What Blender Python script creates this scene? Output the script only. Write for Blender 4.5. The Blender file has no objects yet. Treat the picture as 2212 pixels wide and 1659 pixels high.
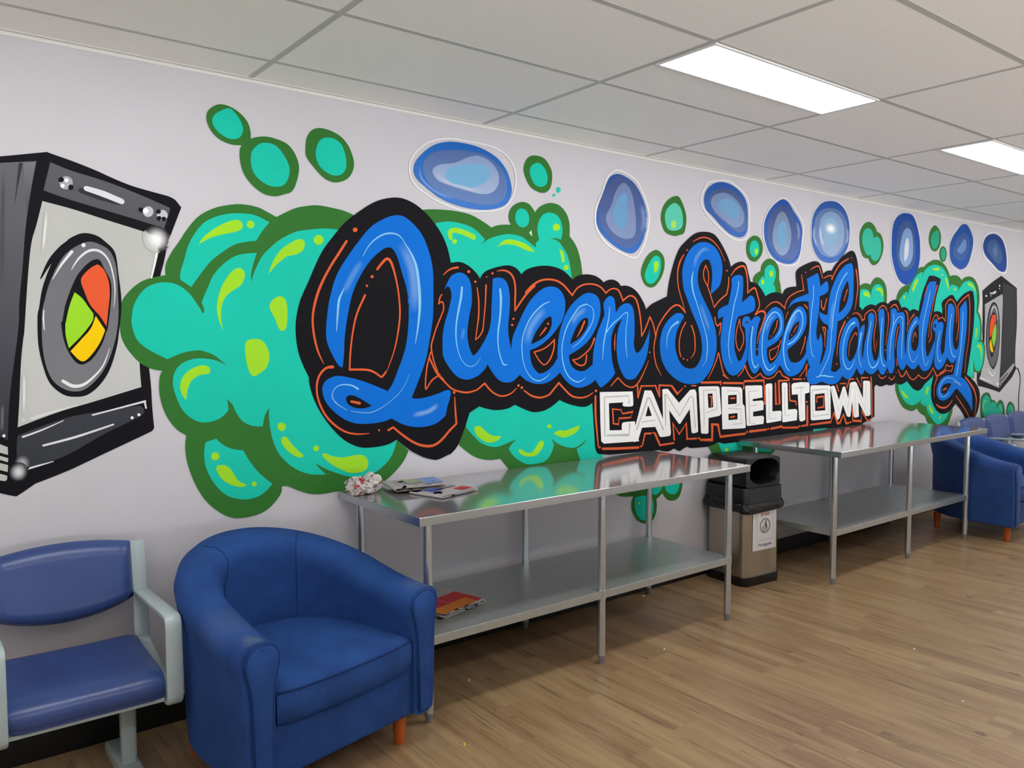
import bpy, bmesh, math, random
from mathutils import Vector, Matrix, noise
from mathutils.geometry import tessellate_polygon
sc = bpy.context.scene
COL = sc.collection
PI = math.pi
# ---------------------------------------------------------------- camera, world, exposure
cam = bpy.data.cameras.new('camera'); camo = bpy.data.objects.new('camera', cam); COL.objects.link(camo)
YAW, PITCH, ROLL, FOC = 0.658902, -0.058150, -0.001, 1742.2345
Fw = Vector((math.sin(YAW)*math.cos(PITCH), math.cos(YAW)*math.cos(PITCH), math.sin(PITCH)))
Rt0 = Vector((math.cos(YAW), -math.sin(YAW), 0)); Up0 = Rt0.cross(Fw)
Rt = Rt0*math.cos(ROLL) + Up0*math.sin(ROLL); Up = Up0*math.cos(ROLL) - Rt0*math.sin(ROLL)
camo.matrix_world = Matrix(((Rt.x, Up.x, -Fw.x, 0), (Rt.y, Up.y, -Fw.y, -3.40381), (Rt.z, Up.z, -Fw.z, 1.57504), (0, 0, 0, 1)))
cam.sensor_fit = 'HORIZONTAL'; cam.sensor_width = 36; cam.lens = 36*FOC/2212; cam.clip_start = .05
sc.camera = camo
wd = bpy.data.worlds.new('world'); sc.world = wd; wd.use_nodes = True
# added light through the made-up shopfront: dim sky, bright ground lifts the ceiling
_n = wd.node_tree; _bg = _n.nodes['Background']; _tc = _n.nodes.new('ShaderNodeTexCoord'); _sp = _n.nodes.new('ShaderNodeSeparateXYZ')
_rp = _n.nodes.new('ShaderNodeValToRGB'); _mr = _n.nodes.new('ShaderNodeMapRange'); _mr.inputs[1].default_value = -.02; _mr.inputs[2].default_value = .02
_n.links.new(_tc.outputs['Generated'], _sp.inputs[0]); _n.links.new(_sp.outputs[2], _mr.inputs[0]); _n.links.new(_mr.outputs[0], _rp.inputs[0])
_rp.color_ramp.elements[0].color = (5.1,5.25,5.5, 1); _rp.color_ramp.elements[1].color = (.15,.2,.25, 1)
_n.links.new(_rp.outputs[0], _bg.inputs[0]); _bg.inputs[1].default_value = 1.0
sc.view_settings.view_transform = 'Standard'; sc.view_settings.look = 'None'
sc.view_settings.exposure = -0.2; sc.view_settings.gamma = 1; sc.view_settings.use_curve_mapping = False
LAMP = 18.8          # radiance of the ceiling panels
ZC = 2.658           # ceiling height
# ---------------------------------------------------------------- helpers
def lin(c):
    if isinstance(c, str):
        c = [int(c[i:i+2], 16)/255 for i in (1, 3, 5)]
    return tuple((v/12.92 if v <= .04045 else ((v+.055)/1.055)**2.4) for v in c)
def mat(name, col, rough=.5, metal=0, spec=None, fn=None, **kw):
    m = bpy.data.materials.new(name); m.use_nodes = True
    b = m.node_tree.nodes['Principled BSDF']
    b.inputs['Base Color'].default_value = (*lin(col), 1) if isinstance(col, str) else (*col, 1)
    b.inputs['Roughness'].default_value = rough; b.inputs['Metallic'].default_value = metal
    if spec is not None: b.inputs['Specular IOR Level'].default_value = spec
    for k, v in kw.items(): b.inputs[k].default_value = v
    if fn: fn(m.node_tree, b)
    return m
def nd(nt, t, **kw):
    n = nt.nodes.new(t)
    for k, v in kw.items():
        if k in n.inputs: n.inputs[k].default_value = v
        else: setattr(n, k, v)
    return n
def mapping(nt, scale=(1, 1, 1), src='Object', rot=(0, 0, 0)):
    tc = nd(nt, 'ShaderNodeTexCoord'); mp = nd(nt, 'ShaderNodeMapping')
    mp.inputs['Scale'].default_value = scale; mp.inputs['Rotation'].default_value = rot
    nt.links.new(tc.outputs[src], mp.inputs[0]); return mp.outputs[0]
def ramp(nt, fac, stops):
    r = nd(nt, 'ShaderNodeValToRGB'); e = r.color_ramp.elements
    while len(e) < len(stops): e.new(.5)
    for i, (p, c) in enumerate(stops):
        e[i].position = p; e[i].color = (*(lin(c) if isinstance(c, str) else c), 1)
    nt.links.new(fac, r.inputs[0]); return r.outputs[0]
def noisy(scale=8, amount=.1, bump=0, bscale=200, sc3=(1, 1, 1), rvar=0):
    def f(nt, b):
        v = mapping(nt, sc3)
        base = tuple(b.inputs['Base Color'].default_value[:3])
        n = nd(nt, 'ShaderNodeTexNoise', Scale=scale, Detail=4.0); nt.links.new(v, n.inputs[0])
        c = ramp(nt, n.outputs[0], [(.3, tuple(x*(1-amount) for x in base)), (.7, tuple(min(1, x*(1+amount)) for x in base))])
        nt.links.new(c, b.inputs['Base Color'])
        if rvar:
            mr = nd(nt, 'ShaderNodeMapRange'); r0 = b.inputs['Roughness'].default_value
            mr.inputs[3].default_value = r0-rvar; mr.inputs[4].default_value = r0+rvar
            nt.links.new(n.outputs[0], mr.inputs[0]); nt.links.new(mr.outputs[0], b.inputs['Roughness'])
        if bump:
            n2 = nd(nt, 'ShaderNodeTexNoise', Scale=bscale, Detail=3.0); nt.links.new(v, n2.inputs[0])
            bp = nd(nt, 'ShaderNodeBump', Strength=bump, Distance=.002); nt.links.new(n2.outputs[0], bp.inputs['Height'])
            nt.links.new(bp.outputs[0], b.inputs['Normal'])
    return f
def obj(name, bm, m, parent=None, smooth=False, label=None):
    me = bpy.data.meshes.new(name); bm.to_mesh(me); bm.free()
    for mm in (m if isinstance(m, (list, tuple)) else [m]): me.materials.append(mm)
    if smooth:
        for p in me.polygons: p.use_smooth = True
        if smooth != True:
            try: me.set_sharp_from_angle(angle=math.radians(smooth))
            except Exception: pass
    o = bpy.data.objects.new(name, me); COL.objects.link(o)
    if parent: o.parent = parent
    if label: o['label'] = label
    return o
def struct(name, bm, m, **kw):
    o = obj(name, bm, m, **kw); o['kind'] = 'structure'; return o
def thing(name, label, cat, loc=(0, 0, 0), rz=0, group=None):
    o = bpy.data.objects.new(name, None); COL.objects.link(o); o.empty_display_size = .1
    o.location = loc; o.rotation_euler = (0, 0, rz); tag(o, label, cat, group); return o
def tag(o, label, cat, group=None):
    o['label'] = label; o['category'] = cat
    if group: o['group'] = group
    return o
def copy_tree(o, parent=None):
    c = o.copy(); COL.objects.link(c); c.parent = parent
    for ch in list(o.children): copy_tree(ch, c)
    return c
def box(bm, x0, x1, y0, y1, z0, z1, bev=0, seg=2):
    r = bmesh.ops.create_cube(bm, size=1)['verts']
    for v in r:
        v.co = Vector((x0 if v.co.x < 0 else x1, y0 if v.co.y < 0 else y1, z0 if v.co.z < 0 else z1))
    if bev:
        ed = {e for v in r for e in v.link_edges}
        bmesh.ops.bevel(bm, geom=list(ed), offset=bev, segments=seg, affect='EDGES', profile=.5)
def cyl(bm, p0, p1, r0, r1=None, seg=20, cap=True):
    p0, p1 = Vector(p0), Vector(p1); r1 = r0 if r1 is None else r1
    ax = (p1-p0).normalized(); u = ax.orthogonal().normalized(); w = ax.cross(u)
    a = [bm.verts.new(p0+(u*math.cos(2*PI*i/seg)+w*math.sin(2*PI*i/seg))*r0) for i in range(seg)]
    b = [bm.verts.new(p1+(u*math.cos(2*PI*i/seg)+w*math.sin(2*PI*i/seg))*r1) for i in range(seg)]
    for i in range(seg): bm.faces.new((a[i], a[(i+1) % seg], b[(i+1) % seg], b[i]))
    if cap: bm.faces.new(a[::-1]); bm.faces.new(b)
def tube(bm, pts, r, seg=8):
    pts = [Vector(p) for p in pts]; rings = []
    for i, p in enumerate(pts):
        t = (pts[min(i+1, len(pts)-1)]-pts[max(i-1, 0)]).normalized()
        u = t.orthogonal().normalized() if i == 0 else (u - t*u.dot(t)).normalized()
        w = t.cross(u)
        rings.append([bm.verts.new(p+(u*math.cos(2*PI*k/seg)+w*math.sin(2*PI*k/seg))*r) for k in range(seg)])
    for a, b in zip(rings, rings[1:]):
        for k in range(seg): bm.faces.new((a[k], a[(k+1) % seg], b[(k+1) % seg], b[k]))
    bm.faces.new(rings[0][::-1]); bm.faces.new(rings[-1])
def loft(bm, rings, closed=True, caps=True):
    V = [[bm.verts.new(p) for p in r] for r in rings]; n = len(V[0])
    for a, b in zip(V, V[1:]):
        for k in range(n if closed else n-1): bm.faces.new((a[k], a[(k+1) % n], b[(k+1) % n], b[k]))
    if caps: bm.faces.new(V[0][::-1]); bm.faces.new(V[-1])
    return V
def rrect(hx, hy, r, n=6):
    out = []
    for cx, cy, a0 in ((hx-r, hy-r, 0), (-hx+r, hy-r, 90), (-hx+r, -hy+r, 180), (hx-r, -hy+r, 270)):
        for i in range(n+1):
            a = math.radians(a0+90*i/n); out.append((cx+r*math.cos(a), cy+r*math.sin(a)))
    return out
def prism(bm, poly, fn, d0, d1):
    """poly extruded between depths, fn(u,v,d)->xyz"""
    loft(bm, [[fn(u, v, d) for u, v in poly] for d in (d0, d1)])
def fixn(bm): bmesh.ops.recalc_face_normals(bm, faces=bm.faces)
def BM(): return bmesh.new()
# ---------------------------------------------------------------- materials
M = {}
WALLALB = lin('#c3c0c4')
M['wall'] = mat('wall_paint', '#c3c0c4', .55, fn=noisy(3, .015, .15, 260))
M['wall2'] = mat('plain_wall_paint', '#d9d6d2', .6)
M['tile'] = mat('ceiling_tile', '#f6f4f0', .8, fn=noisy(90, .02, .5, 420))
M['bar'] = mat('ceiling_grid_paint', '#bcbbb4', .5)
M['angle'] = mat('ceiling_angle_paint', '#d8d8d2', .5)
M['skirt'] = mat('black_skirting', '#0c0d0e', .45)
M['lampframe'] = mat('lamp_frame_white', '#e8e8e6', .4)
def emis(nt, b):
    b.inputs['Emission Color'].default_value = (.98, .985, 1, 1); b.inputs['Emission Strength'].default_value = LAMP
M['lamp'] = mat('lamp_diffuser', '#ffffff', .5, fn=emis)
def steel(nt, b):
    v = mapping(nt, (1.5, 60, 60)); n = nd(nt, 'ShaderNodeTexNoise', Scale=6.0, Detail=3.0); nt.links.new(v, n.inputs[0])
    mr = nd(nt, 'ShaderNodeMapRange'); r0 = b.inputs['Roughness'].default_value
    mr.inputs[3].default_value = r0-.03; mr.inputs[4].default_value = r0+.05
    nt.links.new(n.outputs[0], mr.inputs[0]); nt.links.new(mr.outputs[0], b.inputs['Roughness'])
    v2 = mapping(nt, (1, 1, 1)); n2 = nd(nt, 'ShaderNodeTexNoise', Scale=2.2, Detail=1.0); nt.links.new(v2, n2.inputs[0])
    bp = nd(nt, 'ShaderNodeBump', Strength=.12, Distance=.01); nt.links.new(n2.outputs[0], bp.inputs['Height']); nt.links.new(bp.outputs[0], b.inputs['Normal'])
M['steel'] = mat('brushed_stainless_steel', (.50, .50, .505), .11, .78, fn=steel)
M['steel_edge'] = mat('brushed_steel_edge', (.46, .485, .51), .24, .97, fn=noisy(30, .03, 0, 200))
M['galv'] = mat('galvanised_shelf_steel', (.47, .50, .49), .34, .72, fn=noisy(25, .06, 0, 200, rvar=.04))
M['tube'] = mat('satin_steel_tube', (.58, .64, .69), .2, .88, fn=noisy(60, .03, .03, 300))
M['foot'] = mat('grey_foot_plastic', '#77787a', .5)
def fabric(nt, b):
    v = mapping(nt); n = nd(nt, 'ShaderNodeTexNoise', Scale=7.0, Detail=5.0, Roughness=.6); nt.links.new(v, n.inputs[0])
    c = ramp(nt, n.outputs[0], [(.3, '#1d3d78'), (.7, '#274e8f')])
    # worn greyish fluff on the highest, most rubbed spots
    n3 = nd(nt, 'ShaderNodeTexNoise', Scale=900.0, Detail=2.0); nt.links.new(v, n3.inputs[0])
    mx = nd(nt, 'ShaderNodeMix', data_type='RGBA'); nt.links.new(c, mx.inputs['A']); mx.inputs['B'].default_value = (*lin('#5571a8'), 1)
    fr = ramp(nt, n3.outputs[0], [(.55, (0, 0, 0)), (.75, (.5, .5, .5))]); nt.links.new(fr, mx.inputs['Factor'])
    nt.links.new(mx.outputs['Result'], b.inputs['Base Color'])
    v2 = mapping(nt, (420, 420, 40)); n2 = nd(nt, 'ShaderNodeTexNoise', Scale=1.0, Detail=3.0); nt.links.new(v2, n2.inputs[0])
    bp = nd(nt, 'ShaderNodeBump', Strength=.9, Distance=.003); nt.links.new(n2.outputs[0], bp.inputs['Height']); nt.links.new(bp.outputs[0], b.inputs['Normal'])
M['fabric'] = mat('blue_ribbed_fabric', '#24488f', .85, fn=fabric, spec=.2)
M['fabric'].node_tree.nodes['Principled BSDF'].inputs['Sheen Weight'].default_value = .12
def fabric_worn(nt, b):
    fabric(nt, b)
    src = b.inputs['Base Color'].links[0].from_socket; tc = nd(nt, 'ShaderNodeTexCoord')
    n = nd(nt, 'ShaderNodeTexNoise', Scale=28.0, Detail=3.0); nt.links.new(tc.outputs['Object'], n.inputs[0])
    for (px, py, pz, rad, amt) in ((-.365, -.345, .625, .075, .75), (.37, -.33, .62, .10, .35), (-.36, -.20, .64, .16, .18)):
        d = nd(nt, 'ShaderNodeVectorMath', operation='DISTANCE'); nt.links.new(tc.outputs['Object'], d.inputs[0]); d.inputs[1].default_value = (px, py, pz)
        a = nd(nt, 'ShaderNodeMath', operation='MULTIPLY_ADD'); nt.links.new(n.outputs[0], a.inputs[0]); a.inputs[1].default_value = .06; nt.links.new(d.outputs['Value'], a.inputs[2])
        mr = nd(nt, 'ShaderNodeMapRange'); nt.links.new(a.outputs[0], mr.inputs[0]); mr.inputs[1].default_value = rad*.35; mr.inputs[2].default_value = rad; mr.inputs[3].default_value = amt; mr.inputs[4].default_value = 0
        mx = nd(nt, 'ShaderNodeMix', data_type='RGBA'); nt.links.new(mr.outputs[0], mx.inputs['Factor']); nt.links.new(src, mx.inputs['A']); mx.inputs['B'].default_value = (*lin('#66707f'), 1); src = mx.outputs['Result']
    nt.links.new(src, b.inputs['Base Color'])
M['fabric_worn'] = mat('blue_ribbed_fabric_with_worn_arms', '#24488f', .85, fn=fabric_worn, spec=.2)
M['piping'] = mat('dark_blue_piping', '#183468', .8, spec=.2)
M['wood'] = mat('orange_stained_wood', '#b4561c', .35, fn=noisy(12, .15, 0, 100, (6, 6, 1)))
M['vinyl'] = mat('slate_blue_vinyl', '#34497f', .3, fn=noisy(5, .1, .12, 500, rvar=.06), spec=.5)
M['alu'] = mat('pale_grey_enamel', '#a9b6b6', .25, fn=noisy(20, .02, .1, 150))
M['black'] = mat('black_bin_plastic', '#0b0b0c', .38, fn=noisy(30, .1, .15, 500))
M['cavity'] = mat('dark_bin_inside', '#040404', .8)
M['binsteel'] = mat('brushed_bin_steel', (.46, .41, .34), .27, .9, fn=noisy(3, .03, 0, 200))
def bagm(nt, b):
    v = mapping(nt); n = nd(nt, 'ShaderNodeTexNoise', Scale=45.0, Detail=3.0); nt.links.new(v, n.inputs[0])
    bp = nd(nt, 'ShaderNodeBump', Strength=1.0, Distance=.012); nt.links.new(n.outputs[0], bp.inputs['Height']); nt.links.new(bp.outputs[0], b.inputs['Normal'])
M['bag'] = mat('black_bin_liner', '#0d0d0d', .16, fn=bagm)
M['paper'] = mat('white_paper', '#d6d2d2', .6)
for k, c in dict(ink='#16181b', inkgrey='#6d6f76', red='#b92a2e', pinkred='#c23a5a', orange='#cf7a20', blue='#3e57a8', sky='#7d96c8', sage='#9a9d7c', poster_red='#c0604a', poster_blue='#27347c', grey='#8b8d8b').items():
    M[k] = mat(k+'_print', c, .55)
def news(nt, b):
    tc = nd(nt, 'ShaderNodeTexCoord'); mp = nd(nt, 'ShaderNodeMapping'); mp.inputs['Scale'].default_value = (120, 700, 700)
    nt.links.new(tc.outputs['Object'], mp.inputs[0])
    n = nd(nt, 'ShaderNodeTexNoise', Scale=1.0, Detail=2.0); nt.links.new(mp.outputs[0], n.inputs[0])
    n2 = nd(nt, 'ShaderNodeTexNoise', Scale=9.0, Detail=1.0); nt.links.new(tc.outputs['Object'], n2.inputs[0])
    a = ramp(nt, n.outputs[0], [(.52, (0, 0, 0)), (.6, (1, 1, 1))]); c2 = ramp(nt, n2.outputs[0], [(.5, (0, 0, 0)), (.54, (.55, .55, .55))])
    mu = nd(nt, 'ShaderNodeMath', operation='MULTIPLY'); nt.links.new(a, mu.inputs[0]); nt.links.new(c2, mu.inputs[1])
    mx = nd(nt, 'ShaderNodeMix', data_type='RGBA'); mx.inputs['A'].default_value = (*lin('#f3edea'), 1); mx.inputs['B'].default_value = (*lin('#4a4a4c'), 1)
    nt.links.new(mu.outputs[0], mx.inputs['Factor']); nt.links.new(mx.outputs['Result'], b.inputs['Base Color'])
M['news'] = mat('newsprint', '#cfc8c4', .75, fn=news)
M['newsplain'] = mat('newsprint_edges', '#e4dad7', .8)
def floorm(nt, b):
    L = nt.links
    tc = nd(nt, 'ShaderNodeTexCoord'); sep = nd(nt, 'ShaderNodeSeparateXYZ'); L.new(tc.outputs['Object'], sep.inputs[0])
    def math_(op, a, c=None):
        n = nd(nt, 'ShaderNodeMath', operation=op)
        if hasattr(a, 'type'): L.new(a, n.inputs[0])
        else: n.inputs[0].default_value = a
        if c is not None:
            if hasattr(c, 'type'): L.new(c, n.inputs[1])
            else: n.inputs[1].default_value = c
        return n.outputs[0]
    PW, PL = .152, .914
    px = math_('DIVIDE', sep.outputs[0], PW); ix = math_('FLOOR', px); fx = math_('FRACT', px)
    wn = nd(nt, 'ShaderNodeTexWhiteNoise', noise_dimensions='1D'); L.new(ix, wn.inputs['W'])
    py = math_('ADD', math_('DIVIDE', sep.outputs[1], PL), wn.outputs['Value']); iy = math_('FLOOR', py); fy = math_('FRACT', py)
    cb = nd(nt, 'ShaderNodeCombineXYZ'); L.new(ix, cb.inputs[0]); L.new(iy, cb.inputs[1])
    w2 = nd(nt, 'ShaderNodeTexWhiteNoise', noise_dimensions='2D'); L.new(cb.outputs[0], w2.inputs['Vector'])
    # per plank coordinate offset
    off = nd(nt, 'ShaderNodeVectorMath', operation='MULTIPLY_ADD'); L.new(w2.outputs['Color'], off.inputs[0]); off.inputs[1].default_value = (30, 30, 30); L.new(tc.outputs['Object'], off.inputs[2])
    def stretched(s, scale, detail, rough=.5, dist=0):
        mp = nd(nt, 'ShaderNodeMapping'); mp.inputs['Scale'].default_value = s; L.new(off.outputs[0], mp.inputs[0])
        n = nd(nt, 'ShaderNodeTexNoise', Scale=scale, Detail=detail, Roughness=rough, Distortion=dist); L.new(mp.outputs[0], n.inputs[0]); return n.outputs[0]
    broad = stretched((10, .9, 1), 1.0, 3.0, .5, .6)
    fine = stretched((130, 3.5, 1), 1.0, 5.0, .65, .3)
    base = ramp(nt, broad, [(.25, '#806449'), (.42, '#927556'), (.55, '#9d825f'), (.75, '#a88e69')])
    fr = ramp(nt, fine, [(.30, (.55, .50, .45)), (.42, (.88, .86, .84)), (.55, (1, 1, 1)), (.7, (1.07, 1.07, 1.07))])
    m1 = nd(nt, 'ShaderNodeMix', data_type='RGBA', blend_type='MULTIPLY'); m1.inputs['Factor'].default_value = .85; L.new(base, m1.inputs['A']); L.new(fr, m1.inputs['B'])
    # wavy darker cathedral streaks
    stk = stretched((16, 1.1, 1), 1.0, 6.0, .62, 1.6)
    st = ramp(nt, stk, [(.575, (0, 0, 0)), (.67, (.6, .6, .6)), (.8, (.85, .85, .85))])
    m2 = nd(nt, 'ShaderNodeMix', data_type='RGBA'); L.new(st, m2.inputs['Factor']); L.new(m1.outputs['Result'], m2.inputs['A']); m2.inputs['B'].default_value = (*lin('#5a4433'), 1)
    # knots
    mpk = nd(nt, 'ShaderNodeMapping'); mpk.inputs['Scale'].default_value = (3.6, 2.1, 1); L.new(off.outputs[0], mpk.inputs[0])
    vk = nd(nt, 'ShaderNodeTexVoronoi', Scale=1.0, Randomness=1.0); L.new(mpk.outputs[0], vk.inputs[0])
    nk = nd(nt, 'ShaderNodeTexNoise', Scale=60.0, Detail=3.0); L.new(tc.outputs['Object'], nk.inputs[0])
    kd = math_('ADD', vk.outputs['Distance'], math_('MULTIPLY', math_('SUBTRACT', nk.outputs[0], .5), .07))
    kr = ramp(nt, kd, [(.02, (.9, .9, .9)), (.04, (.4, .4, .4)), (.05, (.8, .8, .8)), (.075, (0, 0, 0))])
    m3 = nd(nt, 'ShaderNodeMix', data_type='RGBA'); L.new(kr, m3.inputs['Factor']); L.new(m2.outputs['Result'], m3.inputs['A']); m3.inputs['B'].default_value = (*lin('#4a3626'), 1)
    # plank tone and joints
    tone = nd(nt, 'ShaderNodeMapRange'); L.new(w2.outputs['Value'], tone.inputs[0]); tone.inputs[3].default_value = .97; tone.inputs[4].default_value = 1.03
    m4 = nd(nt, 'ShaderNodeVectorMath', operation='SCALE'); L.new(m3.outputs['Result'], m4.inputs[0]); L.new(tone.outputs[0], m4.inputs['Scale'])
    jx = math_('MULTIPLY', math_('GREATER_THAN', fx, .008), math_('LESS_THAN', fx, .992)); jy = math_('GREATER_THAN', fy, .0022)
    j = nd(nt, 'ShaderNodeMapRange'); L.new(math_('MULTIPLY', jx, jy), j.inputs[0]); j.inputs[3].default_value = .88; j.inputs[4].default_value = 1
    m5 = nd(nt, 'ShaderNodeVectorMath', operation='SCALE'); L.new(m4.outputs[0], m5.inputs[0]); L.new(j.outputs[0], m5.inputs['Scale'])
    L.new(m5.outputs[0], b.inputs['Base Color'])
    rr = nd(nt, 'ShaderNodeMapRange'); L.new(fine, rr.inputs[0]); rr.inputs[3].default_value = .26; rr.inputs[4].default_value = .40; L.new(rr.outputs[0], b.inputs['Roughness'])
    bp = nd(nt, 'ShaderNodeBump', Strength=.12, Distance=.002); L.new(fine, bp.inputs['Height']); L.new(bp.outputs[0], b.inputs['Normal'])
M['floor'] = mat('vinyl_plank_floor', '#8a7254', .36, fn=floorm, spec=.45)
# ---------------------------------------------------------------- room shell
X0, X1, Y1 = -4.2, 13.0, -5.4
bm = BM(); box(bm, X0, X1, Y1, .1, -.1, 0); struct('floor', bm, M['floor'])
bm = BM(); box(bm, X0, X1, Y1, .1, ZC, ZC+.08); struct('ceiling', bm, M['tile'])
bm = BM(); box(bm, X0, X1, 0, .1, 0, ZC); struct('wall_back', bm, M['wall'])
bm = BM(); box(bm, X0-.1, X0, Y1, .1, 0, ZC); struct('wall_left', bm, M['wall2'])
bm = BM(); box(bm, X1, X1+.1, Y1, .1, 0, ZC); struct('wall_right', bm, M['wall2'])
# unseen shopfront, added to brighten the ceiling: low sill, piers, glazing bars
bm = BM(); box(bm, X0, X1, Y1-.1, Y1, 0, .25); box(bm, X0, X1, Y1-.1, Y1, 2.45, ZC)
for i in range(5):
    xp = X0+(X1-X0)*i/4; box(bm, max(X0, xp-.35), min(X1, xp+.35), Y1-.1, Y1, .25, 2.45)
struct('wall_front', bm, M['wall2'])
for i in range(4):
    xa, xb = X0+(X1-X0)*i/4+.35, X0+(X1-X0)*(i+1)/4-.35
    bm = BM()
    for a in (xa+.025, (xa*2+xb)/3, (xa+xb*2)/3, xb-.025): box(bm, a-.025, a+.025, Y1-.07, Y1-.03, .25, 2.45)
    for z in (.275, 2.425): box(bm, xa, xb, Y1-.07, Y1-.03, z-.025, z+.025)
    struct('added_window_%d' % (i+1), bm, M['bar'])
bm = BM(); box(bm, X0, X1, -.012, 0, 0, .103, .002, 1); struct('baseboard_back', bm, M['skirt'])
GX, GY = 1.241, .2666
bm = BM()
k = math.floor((X0-GX)/1.2)+1
while GX+1.2*k < X1:
    x = GX+1.2*k; box(bm, x-.012, x+.012, Y1, -.022, ZC-.0012, ZC+.002); k += 1
struct('trim_1', bm, M['bar'])
bm = BM(); j = 0
while GY+.6*j < -Y1:
    y = -(GY+.6*j); box(bm, X0, X1, y-.012, y+.012, ZC-.0010, ZC+.002); j += 1
struct('trim_2', bm, M['bar'])
bm = BM(); box(bm, X0, X1, -.022, -.0005, ZC-.003, ZC+.001, .0008, 1); box(bm, X0, X1, -.003, -.0005, ZC-.016, ZC-.003)
struct('trim_3', bm, M['angle'])
# ---------------------------------------------------------------- ceiling lamps
def lamp(x0, y0, label, group):
    t = thing('ceiling_light', label, 'ceiling light', (x0+.6, y0+.15, ZC), 0, group)
    bm = BM()
    for a in (-1, 1):
        box(bm, -.588, .588, min(a*.135, a*.147), max(a*.135, a*.147), -.007, .0, .001, 1)
        box(bm, min(a*.576, a*.588), max(a*.576, a*.588), -.135, .135, -.007, .0, .001, 1)
    obj('lamp_frame', bm, M['lampframe'], t)
    bm = BM(); box(bm, -.577, .577, -.136, .136, -.005, -.001)
    obj('diffuser', bm, M['lamp'], t)
for k in range(-1, 5):
    for r in range(2):
        lb = {(1, 0): 'long rectangular white panel light recessed in the ceiling, the nearer one', (2, 0): 'rectangular white panel light cut by the right edge, the farther one'}.get((k, r), 'white ceiling panel light outside the picture')
        lamp(GX+2.4*k-1.2+.0+0, -(GY+1.2+2.4*r), lb, 'recessed ceiling panel lights')
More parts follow.
